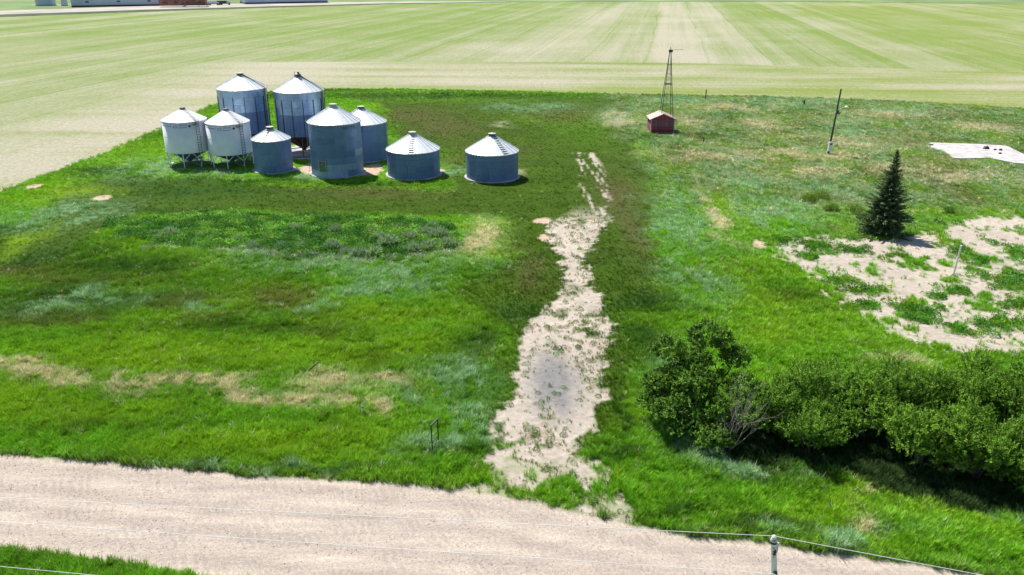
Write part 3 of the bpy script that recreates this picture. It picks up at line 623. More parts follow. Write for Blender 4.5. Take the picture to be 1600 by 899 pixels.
def walls(root, Rr, z0, z1, mat_of, ring=.82, per=8, shift=.5):
    nr = max(1, round((z1-z0)/ring)); rh = (z1-z0)/nr; ang = 2*math.pi/per; cache = {}
    for k in range(nr):
        for i in range(per):
            mat = mat_of(k, i, nr); par = (k+i) % 2; key = (mat.name, par)
            if key not in cache: cache[key] = arc_sheet(Rr, rh-.022, ang*.998, .004*par).mesh('wall_sheet', mat)
            link('wall_sheet', cache[key], root, (0, 0, z0+k*rh), (0, 0, ang*(i+shift*(k % 2))+.2))
    for k in range(1, nr):
        pass
def roof(root, Rr, ze, zp, mat, n=24, over=.10, capmat=None, caph=.28, capr=.42, lid=True):
    ang = 2*math.pi/n; me = roof_panel(Rr+over, ze-.03, capr*.9, zp-caph*.6, ang).mesh('roof_panel', mat)
    for i in range(n): link('roof_panel', me, root, (0, 0, 0), (0, 0, ang*i+.07))
    mb = MB(); mb.lathe([(Rr+over+.012, ze-.10), (Rr+over+.012, ze-.02)], 40); mb.lathe([(Rr-.02, ze-.05), (Rr+over+.012, ze-.10)], 40); mb.build('eave_ring', M['steel'], root)
    mb = MB(); mb.lathe([(capr, zp-caph*.75), (capr, zp), (capr*1.12, zp+.01), (capr*1.12, zp+.06), (0, zp+.10)], 20); cp = mb.build('roof_cap', capmat or M['cap'], root)
    if lid:
        mb = MB(); mb.lathe([(capr*1.2, 0), (capr*1.2, .045), (0, .08)], 20); mb.build('lid', M['cappale'] if capmat is None else capmat, cp, loc=(0, 0, zp+.08))
def flat_bin(name, label, x, y, Rr, ze, zp, matf, n=24, base=True, ring=.82, capmat=None, rladder=None, per=8, group=None, wladder=None):
    t = thing(name, label, 'grain bin', (x, y, 0), 0, group)
    if base:
        mb = MB(); mb.lathe([(Rr+.28, 0), (Rr+.26, .14), (Rr-.1, .15)], 40); mb.build('foundation', M['concrete'], t)
    mb = MB(); mb.lathe([(Rr-.03, .1), (Rr-.03, ze), (0, ze)], 32); mb.build('inner_shell', M['galv_dark'], t, True)
    walls(t, Rr, .14, ze-.04, matf, ring, per); roof(t, Rr, ze, zp, M['galv_roof'], n, capmat=capmat)
    if rladder is not None:
        dg = rladder; sl_ = (zp-ze)/(Rr-.4)
        p0 = pol(Rr+.05, dg, ze+.10); p1 = pol(.6, dg, zp-.12); mb = MB(); d = p1-p0
        sd_ = Vector((-p0.y, p0.x, 0)).normalized()
        for i in range(9):
            q = p0+d*(i/8.2); wv_ = .34-.015*i; mb.tube(q-sd_*wv_, q+sd_*wv_, .045, n=4)
        mb.build('roof_rung', M['darksteel'], t)
    if wladder is not None: ladder_mb(pol(Rr+.2, wladder, .3), pol(Rr+.2, wladder, ze+.2), pol(1, wladder, 0)).build('ladder', M['steel'], t)
    return t
def fit_bin(cx, cy, Rr): return cx, cy
BG = 'flat bottomed corrugated grain bins in the yard'
seedr = random.Random(3)
def m_std(k, i, nr): return M['galv'] if (k*7+i*3) % 5 else M['galv_dark']
def m_big(k, i, nr):
    if k == nr-5 and i % 8 in (7,): return M['galv_light']
    if k <= 1 and i % 8 in (5, 6): return M['galv_light']
    return M['galv_dark'] if (k == nr-5 or (k+i) % 5 == 0) else M['galv']
b = flat_bin('grain_bin', 'large corrugated steel grain bin with a small door and dark lettering under its eave', -22.76, 104.52, 3.34, 6.80, 8.78, m_big, 26, ring=.84, capmat=M['cappale'], group=BG, wladder=-78)
# door on the big bin with light patches round it
def door(t, Rr, dg, z0, w_, h_, mat, frame=True):
    f = MB(); a = math.radians(-90+dg); rot = Matrix.Rotation(a+math.pi/2, 3, 'Z'); c = pol(Rr+.03, dg, z0+h_/2)
    f.box(c, (w_, .06, h_), mat=rot); d = f.build('door', mat, t)
    if frame:
        f = MB()
        for sx in (-1, 1): f.box(pol(Rr+.05, dg, z0+h_/2)+rot @ Vector((sx*(w_/2+.04), 0, 0)), (.08, .09, h_+.16), mat=rot)
        for sz in (-1, 1): f.box(pol(Rr+.055, dg, z0+h_/2)+Vector((0, 0, sz*(h_/2+.045))), (w_-.002, .09, .08), mat=rot)
        f.build('frame', M['steel'], d)
        f = MB(); f.box(pol(Rr+.09, dg, z0+h_*.7)+rot @ Vector((w_*.3, 0, 0)), (.12, .05, .05), mat=rot); f.build('handle', M['darksteel'], d)
door(b, 3.34, -21, .85, .95, 1.35, M['door'])
bent_text('WESTEEL', .52, 3.36, 45, 6.15, M['print'], b)
flat_bin('grain_bin', 'corrugated grain bin standing partly hidden behind the large lettered bin', -20.83, 113.41, 3.37, 5.18, 7.09, m_std, 24, group=BG, wladder=80)
b5 = flat_bin('grain_bin', 'squat corrugated grain bin with roof rungs straight down its front, beside the large bin', -12.72, 103.66, 3.38, 3.42, 5.41, m_std, 24, capmat=M['cappale'], rladder=2, group=BG)
door(b5, 3.38, -14, .35, .8, 1.6, M['galv_dark'], False)
b6 = flat_bin('grain_bin', 'squat corrugated grain bin standing alone at the right end of the bins', -2.52, 102.23, 3.32, 3.47, 5.48, m_std, 24, rladder=32, group=BG)
door(b6, 3.32, -14, .35, .8, 1.6, M['galv_dark'], False)
bs = flat_bin('grain_bin', 'small narrow corrugated grain bin between the white hopper silo and the large bin', -31.53, 106.07, 2.46, 4.25, 5.62, m_std, 20, rladder=-2, group=BG, per=7)
# tall hopper bins on rusty legs
def tall_bin(label, x, y, Rr, z0, ze, zp):
    t = thing('tall_hopper_bin', label, 'grain bin', (x, y, 0), 0, 'tall corrugated hopper bins behind the others')
    mb = MB(); mb.lathe([(Rr-.03, z0), (Rr-.03, ze), (0, ze)], 32); mb.build('inner_shell', M['galv_dark'], t, True)
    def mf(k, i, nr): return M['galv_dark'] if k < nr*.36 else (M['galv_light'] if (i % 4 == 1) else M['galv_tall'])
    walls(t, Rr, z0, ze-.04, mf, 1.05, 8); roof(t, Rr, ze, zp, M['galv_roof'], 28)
    for i in range(14):
        mb = MB(); mb.box((Rr+.045, 0, 0), (.08, .075, ze-1.05-z0)); o = mb.build('stiffener', M['darksteel'], t, loc=(0, 0, (z0+ze-1.05)/2)); o.rotation_euler = (0, 0, 2*math.pi*i/14+.13)
    mb = MB(); mb.lathe([(Rr-.02, z0), (Rr*.55, z0-1.15), (.32, .75), (.32, .55)], 28); mb.build('hopper_cone', M['rust'], t, True)
    mb = MB(); mb.lathe([(Rr+.03, z0-.14), (Rr+.03, z0+.02), (Rr-.06, z0+.02), (Rr-.06, z0-.14), (Rr+.03, z0-.14)], 32); mb.build('rim_ring', M['rust'], t)
    mb = MB(); mb.lathe([(Rr+.1, .03), (Rr+.1, .22), (Rr-.1, .22), (Rr-.1, .03)], 28); mb.build('base_ring', M['rust'], t)
    for i in range(8):
        a = 2*math.pi*i/8+.2; c_, s__ = math.cos(a), math.sin(a); mb = MB(); mb.tube((c_*Rr*.99, s__*Rr*.99, .12), (c_*Rr*.99, s__*Rr*.99, z0-.1), .075, n=6); mb.build('leg', M['rustpale'], t)
        for sg in (-1, 1):
            a2 = a+sg*math.pi/8; mb = MB(); mb.tube((c_*Rr*.98, s__*Rr*.98, 1.4), (math.cos(a2)*Rr*.98, math.sin(a2)*Rr*.98, z0-.12), .05, n=5); mb.build('brace', M['rustpale'], t)
    mb = MB(); mb.tube(pol(Rr+.1, 78, .4), pol(Rr+.1, 78, ze+.1), .06); mb.tube(pol(Rr+.1, 78, ze+.14), pol(.5, 78, zp-.1), .06); mb.build('vent_pipe', M['darksteel'], t)
    return t
t1 = tall_bin('left one of two tall corrugated hopper bins, mostly hidden behind the white silos', -38.53, 118.16, 3.44, 3.0, 9.13, 11.0)
t2 = tall_bin('right one of two tall corrugated hopper bins, its rust red cone and legs showing', -29.97, 116.44, 3.40, 2.95, 9.02, 11.05)
mb = MB(); mb.tube((0.15, 0, 11.0), (.15, 0, 11.45), .16, n=8); mb.tube((-.3, 0, 11.0), (-.35, 0, 11.5), .04, n=5); mb.box((.35, -.3, 11.05), (.35, .5, .35)); mb.build('loading_spout', M['darksteel'], t2)
mb = MB()
mb.box((-30, 116.9, .07), (10.5, 9.5, .14)); o = mb.build('concrete_pad', M['concrete']); o['kind'] = 'structure'
mb = MB(); mb.box((-38.6, 118.6, .07), (6.6, 8.5, .138)); o = mb.build('concrete_pad', M['concrete']); o['kind'] = 'structure'
# white hopper silos
def white_silo(label, x, y, Rr, zw, ze, zp):
    t = thing('white_hopper_silo', label, 'silo', (x, y, 0), 0, 'white smooth-walled hopper silos')
    mb = MB(); mb.lathe([(Rr, zw), (Rr, ze), (Rr-.05, ze)], 56); mb.build('wall', M['white'], t, True)
    for zz in (zw+.04, (zw+ze)/2):
        mb = MB(); mb.lathe([(Rr, zz-.04), (Rr+.02, zz-.03), (Rr+.02, zz+.03), (Rr, zz+.04)], 56); mb.build('seam_band', M['white'], t, True)
    n = 16; ang = 2*math.pi/n; me = roof_panel(Rr+.07, ze-.02, .34, zp-.12, ang, .012).mesh('roof_panel', M['white_roof'])
    for i in range(n): link('roof_panel', me, t, (0, 0, 0), (0, 0, ang*i))
    mb = MB(); mb.lathe([(Rr+.075, ze-.09), (Rr+.075, ze-.02)], 56); mb.build('eave_ring', M['steel'], t, True)
    mb = MB(); mb.lathe([(.36, zp-.2), (.36, zp+.06), (.40, zp+.07), (0, zp+.14)], 18); mb.build('roof_cap', M['cap'], t)
    mb = MB(); mb.lathe([(Rr-.03, zw+.02), (.35, .62), (.3, .42)], 36); mb.build('hopper_cone', M['galv_dark'], t, True)
    for i in range(8):
        a = math.radians(-84+45*i); c_, s__ = math.cos(a), math.sin(a); q = Rr*.985
        mb = MB(); mb.tube((c_*q, s__*q, 0.0), (c_*q, s__*q, zw+.25), .065, n=8); mb.build('leg', M['white'], t)
        mb = MB(); mb.tube((c_*q, s__*q, .16), (c_*.4, s__*.4, .38), .045, n=5); mb.build('spoke', M['steel'], t)
        for sg in (-1, 1):
            a2 = a+sg*math.pi/8*.86; mb = MB(); mb.tube((c_*q, s__*q, zw*.47), (math.cos(a2)*q, math.sin(a2)*q, zw-.01), .042, n=5); mb.build('brace', M['white'], t)
    ladder_mb(pol(Rr+.16, 52, .6), pol(Rr+.16, 52, ze+.35), pol(1, 52, 0), .45, .34, .028).build('ladder', M['darksteel'], t)
    mb = MB(); p0 = pol(Rr, 52, ze+.08); p1 = pol(.5, 52, zp-.05); sd_ = Vector((-p0.y, p0.x, 0)).normalized()
    for i in range(9):
        q = p0+(p1-p0)*(i/8.5); mb.tube(q-sd_*.2, q+sd_*.2, .03, n=4)
    mb.build('roof_rung', M['steel'], t)
    mb = MB(); mb.box(pol(Rr+.2, 46, ze-.34), (.75, .3, .07), rz=math.radians(46)); mb.box(pol(Rr+.2, 46, ze-.1), (.75, .04, .05), rz=math.radians(46)); mb.build('platform', M['darksteel'], t)
    mb = MB(); mb.tube(pol(Rr-.02, 33, ze-.52), pol(Rr+.07, 33, ze-.52), .14, n=12); mb.build('sight_port', M['black'], t)
    def band(d0, d1, z, h, m_, nm):
        mb = MB(); mb.lathe([(Rr+.006, z), (Rr+.006, z+h)], 12, a0=math.radians(-90+d0), a1=math.radians(-90+d1)); mb.build(nm, m_, t)
    grey = M['galv_dark']
    band(-80, -14, ze-.55, .07, grey, 'stripe'); band(4, 26, ze-.42, .06, grey, 'stripe'); band(4, 26, ze-.72, .06, grey, 'stripe'); band(-80, 80, ze-.34, .025, M['steel'], 'stripe')
    bent_text('XX', .50, Rr+.01, -4, ze-.76, M['printy'], t, 'emblem')
    return t
white_silo('left white smooth-walled hopper silo on short white legs', -43.95, 109.58, 2.86, 1.98, 6.13, 7.58)
white_silo('right white smooth-walled hopper silo next to the small corrugated bin', -38.07, 109.27, 2.84, 1.80, 5.87, 7.48)
# clutter around the bins
t = thing('auger_tube', 'white auger tube lying on the ground beneath the left white silo', 'auger', (-45.3, 110.6, 0), math.radians(12))
mb = MB(); mb.tube((-.1, 0, .42), (2.3, 0, .55), .2, n=12); mb.build('tube', M['paint'], t)
mb = MB(); mb.box((0.2, 0, .2), (.12, .5, .4)); mb.box((1.9, 0, .2), (.12, .5, .4)); mb.build('stand', M['steel'], t)
mb = MB(); mb.box((2.4, 0, .5), (.3, .42, .42)); mb.build('motor', M['rustpale'], t)
t = thing('rusty_pipe', 'rusty pipe curving behind the squat bin with roof rungs', 'pipe', (-15.2, 109.2, 0), 0)
mb = MB(); pv = None
for i in range(9):
    a = math.radians(150-i*14); q = Vector((2.2+2.4*math.cos(a), 1.2+1.0*math.sin(a), .25))
    if pv: mb.tube(pv, q, .12, n=7)
    pv = q
mb.build('pipe', M['rust'], t)
def rock(x, y, s_, mat, name, label, cat, seed=1, flat=.5):
    q = random.Random(seed); mb = MB(); n = 8; pr = []
    vs = []; 
    for k, (rr, z) in enumerate([(1.0, 0), (1.05, .35), (.7, .8), (0.0, 1.0)]):
        for i in range(n): t_ = 2*math.pi*i/n; j = 1+q.uniform(-.2, .2); vs.append((math.cos(t_)*rr*s_*j, math.sin(t_)*rr*s_*j*.8, z*s_*flat*(1+q.uniform(-.15, .15))))
    fs = [(k*n+i, k*n+(i+1) % n, (k+1)*n+(i+1) % n, (k+1)*n+i) for k in range(3) for i in range(n)]
    mb.add(vs, fs); o = mb.build(name, mat, loc=(x, y, 0)); return tag(o, label, cat)
x, y = G(692, 270); rock(x, y, .3, M['rustpale'], 'stone', 'small pale stone in the grass right of the rung-fronted squat bin', 'stone', 2)
x, y = G(388, 240); mb = MB(); mb.box((0, 0, .6), (.5, .3, 1.1), rz=.3); mb.box((0, 0, 1.2), (.56, .36, .08), rz=.3); o = mb.build('fuel_canister', M['paint'], loc=(x, y, 0)); tag(o, 'white upright box between the white silo and small corrugated bin', 'box')
x, y = G(458, 266); mb = MB(); mb.tube((0, 0, .15), (.8, -.5, .15), .16, n=10); mb.box((.9, -.55, .12), (.3, .3, .24)); mb.tube((-.7, -.6, .1), (.3, -.9, .08), .06); o = mb.build('discharge_spout', M['paint'], loc=(x, y, 0)); tag(o, 'white spout lying at the foot of the small corrugated bin', 'spout')
# ------------------------------------------------------------------ pump shed and windmill tower
t = thing('pump_shed', 'small faded red board shed with pale roof under the windmill tower', 'shed', (24.38, 132.02, 0))
W2, D, EH, PH = 1.86, 3.3, 2.25, 3.05
mb = MB(); mb.box((0, D/2, EH/2), (W2*2-.1, D-.1, EH-.02))
mb.add([(-W2+.05, .05, EH-.01), (W2-.05, .05, EH-.01), (0, .05, PH-.06), (-W2+.05, D-.05, EH-.01), (W2-.05, D-.05, EH-.01), (0, D-.05, PH-.06)], [(0, 1, 2), (4, 3, 5), (1, 4, 5, 2), (3, 0, 2, 5)]); mb.build('core', M['rust'], t)
nb = 11; bh = EH/nb
for k in range(nb):
    m_ = M['greyboard'] if k in (5, 6, 7, 9) else M['redboard']
    mb = MB(); mb.box((0, -.012+.006*(k % 2), 0), (W2*2-.12, .05, bh*.86), mat=Matrix.Rotation(math.radians(7), 3, 'X')); mb.build('siding_board', m_, t, loc=(0, 0, bh*(k+.5)))
    for sx in (-1, 1):
        mb = MB(); mb.box((0, 0, 0), (.05, D-.14, bh*.86), mat=Matrix.Rotation(math.radians(7*sx), 3, 'Y')); mb.build('siding_board', M['redboard'], t, loc=(sx*(W2-.02), D/2, bh*(k+.5)))
for k in range(4):
    z0_ = EH+k*.19; hw = (W2-.06)*(1-(z0_-EH)/(PH-EH)); hw2 = max(.02, (W2-.06)*(1-(z0_+.18-EH)/(PH-EH)))
    mb = MB(); mb.add([(-hw, -.03, z0_), (hw, -.03, z0_), (hw2, -.03, z0_+.18), (-hw2, -.03, z0_+.18), (-hw, .03, z0_), (hw, .03, z0_), (hw2, .03, z0_+.18), (-hw2, .03, z0_+.18)], [(0, 1, 2, 3), (5, 4, 7, 6), (0, 4, 5, 1), (3, 2, 6, 7), (0, 3, 7, 4), (1, 5, 6, 2)]); mb.build('gable_board', M['redboard'], t)
for sx in (-1, 1):
    for yy in (-.01, D+.01):
        mb = MB(); mb.box((sx*(W2+.01), yy, EH/2), (.13, .13, EH)); mb.build('corner_trim', M['whiteboard'], t)
    L_ = math.hypot(W2+.3, PH-EH+.12); an = math.atan2(PH-EH+.13, W2+.3)
    for k in range(6):
        for j in range(7):
            rot = Matrix.Rotation(sx*an, 3, 'Y'); u_ = (k+.5)/6*L_; yy = -.25+(D+.5)*(j+.5)/7
            mb = MB(); mb.box((0, 0, 0), (L_/6*1.1, (D+.5)/7*.985, .03+.006*((k+j) % 2)), mat=rot @ Matrix.Rotation(sx*.03, 3, 'Y')); mb.build('shingle', M['shingle'], t, loc=(sx*u_*math.cos(an), yy, PH+.06-u_*math.sin(an)+.012*(j % 2)))
    mb = MB(); mb.box((0, 0, 0), (L_, D+.46, .05), mat=Matrix.Rotation(sx*an, 3, 'Y')); mb.build('roof_deck', M['greyboard'], t, loc=(sx*L_/2*math.cos(an), D/2, PH-.01-L_/2*math.sin(an)))
mb = MB(); mb.box((0, D/2, PH+.09), (.16, D+.52, .06)); mb.build('ridge_board', M['whiteboard'], t)
TX, TY = 25.1, 133.5
t = thing('windmill_tower', 'tall dark lattice windmill tower without its fan, rising over the red shed', 'windmill', (TX, TY, 0))
TH_ = 12.55; hb_ = 1.15; ht = .10
def leg_at(sx, sy, z): k = z/TH_; return Vector((sx*(hb_+(ht-hb_)*k), sy*(hb_+(ht-hb_)*k), z))
for sx in (-1, 1):
    for sy_ in (-1, 1):
        mb = MB(); mb.tube(leg_at(sx, sy_, 0), leg_at(sx, sy_, TH_), .07, .05, n=4); mb.build('leg', M['darksteel'], t)
for z_ in (4.4, 6.0, 7.6, 9.2, 10.6):
    for a_, b_ in (((-1, -1), (1, -1)), ((1, -1), (1, 1)), ((1, 1), (-1, 1)), ((-1, 1), (-1, -1))):
        thick = .055 if z_ == 7.6 else .022
        mb = MB(); mb.tube(leg_at(*a_, z_), leg_at(*b_, z_), thick, n=4); mb.build('girt', M['darksteel'], t)
zz = [3.2, 4.4, 6.0, 7.6, 9.2, 10.6]
mb = MB()
for i in range(5):
    for a_, b_ in (((-1, -1), (1, -1)), ((1, 1), (-1, 1))):
        mb.tube(leg_at(*a_, zz[i]), leg_at(*b_, zz[i+1]), .010, n=3); mb.tube(leg_at(*b_, zz[i]), leg_at(*a_, zz[i+1]), .010, n=3)
mb.build('brace_rod', M['darksteel'], t)
ladder_mb((-.15, -.2, 3.2), (-.05, -.1, 11.9), (0, -1, 0), .3, .4, .014).build('ladder', M['darksteel'], t)
mb = MB(); mb.tube((0, 0, TH_-.1), (0, 0, TH_+.75), .05); mb.tube((-.25, 0, TH_+.15), (.35, 0, TH_+.15), .2, n=10); mb.box((0, 0, TH_+.2), (.4, .4, .3)); mb.build('gearbox', M['darksteel'], t)
mb = MB(); mb.tube((.3, 0, TH_+.32), (2.0, .05, TH_+.36), .03, n=5); mb.build('tail_bone', M['rustpale'], t)
# ------------------------------------------------------------------ poles
def leaning(x, y, dx, dy_): pass
x, y = G(1294, 241)
t = thing('yard_light_pole', 'dark wooden yard pole with a lamp arm and pale meter box low down', 'light pole', (x, y, 0))
LN = .055
mb = MB(); mb.tube((0, 0, 0), (LN*9.2, 0, 9.2), .15, .10, n=10); mb.build('pole', M['wood'], t)
mb = MB(); mb.box((0.08, -.24, 1.15), (.62, .3, 1.3)); mb.build('meter_box', M['paint'], t)
mb = MB(); mb.tube((.05, -.42, 1.5), (.05, -.36, 1.5), .14, n=10); mb.build('meter_dial', M['black'], t)
mb = MB(); mb.tube((LN*6.3+.1, -.05, 6.35), (LN*6.3+1.1, -.1, 6.75), .04); mb.build('lamp_arm', M['paint'], t)
mb = MB(); mb.lathe([(0, .18), (.16, .14), (.28, 0), (.28, -.04), (.12, -.12), (0, -.14)], 12, (LN*6.3+1.25, -.1, 6.72)); mb.build('lamp_head', M['paint'], t)
mb = MB(); mb.box((LN*6.0+.05, -.2, 6.0), (.34, .28, .5)); mb.tube((LN*6+.3, -.2, 5.7), (LN*6+.45, -.2, 6.0), .07); mb.build('junction_box', M['wood'], t)
# roadside utility pole and its wires
UX, UY, UZ = 7.87, 19.97, 9.0
PLEAN = .125     # the pole leans a little
t = thing('utility_pole', 'bleached utility pole with white top insulator at the bottom edge', 'utility pole', (UX, UY, 0))
mb = MB(); mb.tube((PLEAN*9, 0, 0), (PLEAN*.08, 0, 8.92), .13, .085, n=14); mb.build('pole', M['polewhite'], t)
mb = MB(); mb.lathe([(.10, 8.9), (.10, 8.99), (0, 9.0)], 12); mb.build('cap', M['steel'], t)
mb = MB(); mb.lathe([(.03, 9.0), (.085, 9.03), (.06, 9.07), (.075, 9.10), (.04, 9.14), (0, 9.15)], 12); mb.build('insulator', M['porcelain'], t)
mb = MB(); mb.lathe([(.09, 8.86), (.105, 8.87), (.105, 8.93), (.09, 8.94)], 12); mb.build('bracket', M['black'], t)
mb = MB(); mb.box((0, -.12, 8.6), (.05, .12, .3)); mb.build('bracket', M['steel'], t)
mb = MB(); mb.lathe([(0, -.10), (.06, -.09), (.045, -.02), (.065, 0), (.045, .06), (0, .08)], 10, (0.02, -.15, 8.66)); mb.build('insulator', M['brownins'], t)
mb = MB(); mb.box((.13, -.02, 8.72), (.06, .05, .34)); mb.build('insulator_pin', M['porcelain'], t)
mb = MB(); mb.box((PLEAN*1.2, -.12, 7.85), (.10, .10, .07)); mb.box((PLEAN*3.7, -.12, 5.36), (.10, .10, .07)); mb.build('wire_clamp', M['darksteel'], t)
def wire(label, z_at, left, zl, sagl, right, zr, sagr, offs=(0, 0)):
    mb = MB(); p0 = Vector((UX+offs[0], UY+offs[1], z_at))
    for (tx, ty, tz, sag) in ((left[0], left[1], zl, sagl), (right[0], right[1], zr, sagr)):
        q = Vector((tx, ty, tz)); pv = p0; n = 40
        for i in range(1, n+1):
            k = i/n; c_ = p0.lerp(q, k); c_.z -= sag*4*k*(1-k); mb.tube(pv, c_, .0075, n=6, cap=False); pv = c_
    o = mb.build('power_line', M['wire']); tag(o, label, 'power line', 'wires strung along the gravel road')
def other_pole(x, y, label):
    c = copy_tree(upole); c.location = (x, y, 0); c['label'] = label
LP = (-74, 26.97); RP = (92, -4.0)
wire('upper of the wires over the gravel road, tied to the top of the pole', 9.12, LP, 9.0, .12, RP, 9.12, .5)
wire('middle wire over the gravel road, passing the pole below its top', 7.85, LP, 8.9, .08, RP, 7.9, .5, (0, -.16))
wire('lowest wire, crossing the grass corner at the bottom left of the photo', 5.36, LP, 8.5, .08, RP, 5.4, .5, (0, -.16))
upole = t; upole['group'] = 'utility poles along the gravel road'
# small posts and objects
x, y = G(1489, 432); mb = MB(); mb.tube((0, 0, 0), (.16, 0, 2.75), .075, n=10); mb.tube((.16, 0, 2.75), (.165, 0, 2.82), .085, n=10); o = mb.build('white_pipe_post', M['paint'], loc=(x, y, 0)); tag(o, 'white pipe standing upright in the bare soil right of the spruce', 'post')
x, y = G(566, 650); t = thing('marker_post', 'short white marker post in the grass near the dry straw strip', 'post', (x, y, 0))
mb = MB(); mb.tube((0, 0, 0), (.10, 0, 1.0), .055, n=8); mb.build('post', M['paint'], t)
mb = MB(); mb.tube((.10, 0, 1.002), (.10, 0, 1.06), .06, n=8); mb.tube((.055, 0, .55), (.06, 0, .62), .062, n=8); mb.build('band', M['rustpale'], t)
x, y = G(1102, 156); mb = MB(); mb.tube((0, 0, 0), (.05, 0, 2.0), .11, n=7); mb.tube((.0, 0, 1.5), (.12, 0, 1.9), .05, n=5); o = mb.build('fence_post', M['wood'], loc=(x, y, 0)); tag(o, 'lone dark wooden fence post at the field edge behind the tower', 'post')
x, y = G(1256, 164); mb = MB(); mb.tube((0, 0, 0), (.02, 0, .85), .16, n=7); o = mb.build('tree_stump', M['black'], loc=(x, y, 0)); tag(o, 'small black stump at the yard edge left of the light pole', 'stump')
x, y = G(1099, 224); t = thing('hydrant', 'dark iron standpipe in rough grass right of the red shed', 'standpipe', (x, y, 0))
mb = MB(); mb.tube((0, 0, 0), (0, 0, .8), .07); mb.build('pipe', M['black'], t); mb = MB(); mb.tube((-.3, 0, .85), (.25, 0, .7), .05); mb.build('handle', M['black'], t)
x, y = G(681, 704)
t = thing('sign_frame', 'black metal frame on thin legs leaning in the grass beside the driveway entrance', 'sign frame', (x, y, 0), math.radians(68))
wv_ = .38; lean = -.05
mb = MB(); mb.tube((-wv_, 0, -.05), (-wv_+lean, 0, 1.85), .035, n=5); mb.build('leg', M['black'], t)
mb = MB(); mb.tube((wv_, 0, -.05), (wv_+lean, 0, 1.85), .035, n=5); mb.build('leg', M['black'], t)
mb = MB(); mb.box((lean, 0, 1.84), (wv_*2+.1, .10, .09)); mb.build('top_bar', M['darksteel'], t)
mb = MB(); mb.box((lean, 0, .75), (wv_*2, .03, .05)); mb.tube((-wv_, 0, .1), (wv_, 0, .72), .02); mb.tube((wv_, 0, .1), (-wv_, 0, .72), .02); mb.build('cross_brace', M['black'], t)
x, y = G(491, 584); t = thing('fallen_stake', 'dark stake with a pale tip lying above the dry straw strip', 'stake', (x, y, 0))
mb = MB(); mb.tube((-.3, -.2, .3), (.1, .1, .62), .05, n=6); mb.build('shaft', M['wood'], t); mb = MB(); mb.tube((.1, .1, .62), (.28, .22, .78), .06, n=6); mb.build('tip', M['dead'], t)
# concrete slab with dark remains on it
SL = [G(*p) for p in [(1452, 225), (1520, 227), (1572, 230), (1615, 251), (1640, 262), (1585, 257), (1545, 249), (1505, 250), (1488, 249), (1478, 240), (1455, 233)]]
n = len(SL); mb = MB(); mb.add([(x, y, .0) for x, y in SL]+[(x, y, .22) for x, y in SL], [tuple(range(n, 2*n))]+[(i, (i+1) % n, n+(i+1) % n, n+i) for i in range(n)][::-1])
me = mb.mesh('concrete_slab', M['concrete']); o = link('concrete_slab', me); tag(o, 'pale cracked concrete foundation slab lying in the grass at the right', 'slab')
for i, (px, py, s_, lab) in enumerate([(1540, 235, .42, 'largest dark lump on the concrete slab'), (1554, 237, .2, 'small dark lump just right of the largest one on the slab'), (1563, 237.5, .26, 'dark lump furthest right near the slab back edge'), (1562, 243, .22, 'dark lump near the front of the concrete slab'), (1454, 229, .4, 'dark bush stub at the left corner of the concrete slab')]):
    x, y = G(px, py); o = rock(x, y, s_, M['black'], 'debris_lump', lab, 'debris', 10+i, 1.0); o.location.z = .22 if i < 4 else 0
# ------------------------------------------------------------------ vegetation with stems
def quads_obj(name, P0, D, Nn, Ln, Wd, mat, parent):
    k = len(P0); a = P0; b_ = P0+D*(Ln*.45)[:, None]+Nn*(Wd*.5)[:, None]; c_ = P0+D*Ln[:, None]; d = P0+D*(Ln*.45)[:, None]-Nn*(Wd*.5)[:, None]
    Vv = np.stack([a, b_, c_, d], 1).reshape(-1, 3); Ff = np.arange(4*k).reshape(k, 4)
    return link(name, npmesh(name, Vv, Ff, mat), parent)
def unit(v): return v/np.maximum(np.linalg.norm(v, axis=-1, keepdims=True), 1e-9)
def crown(lobes, n_sh, leaf, mat, parent, seed, up=.8, shl=.7, per=14, wr=.42, spread=.35, jit=.62):
    q = np.random.default_rng(seed); lob = np.array(lobes, float); wts = lob[:, 3]*lob[:, 4]; wts = wts/wts.sum()
    li = q.choice(len(lob), n_sh, p=wts); L_ = lob[li]
    d = unit(q.normal(size=(n_sh, 3))); d[:, 2] = np.abs(d[:, 2])*1.0-.35*(q.random(n_sh) < .45); d = unit(d)
    rad = q.uniform(.45, 1.0, n_sh)**.45*(1+.30*(q.random(n_sh)-.5))
    base = L_[:, :3]+d*rad[:, None]*np.stack([L_[:, 3], L_[:, 3], L_[:, 4]], 1)
    sd = unit(d*.75+np.array([0, 0, up])+q.normal(size=(n_sh, 3))*spread); ln = shl*q.uniform(.5, 1.2, n_sh)
    base = base-sd*ln[:, None]*.6
    t_ = np.tile(np.linspace(.1, 1, per), n_sh); bi = np.repeat(np.arange(n_sh), per)
    P0 = base[bi]+sd[bi]*(ln[bi]*t_)[:, None]
    Dd = unit(sd[bi]*.8+q.normal(size=(n_sh*per, 3))*jit); Nn = unit(np.cross(Dd, unit(d[bi]*.55+np.array([0, 0, .75])+q.normal(size=(n_sh*per, 3))*.42)))
    lf = leaf*q.uniform(.6, 1.25, n_sh*per)*(1.1-.35*t_)
    keep = P0[:, 2] > .05
    return quads_obj('crown', P0[keep], Dd[keep], Nn[keep], lf[keep], lf[keep]*wr, mat, parent)
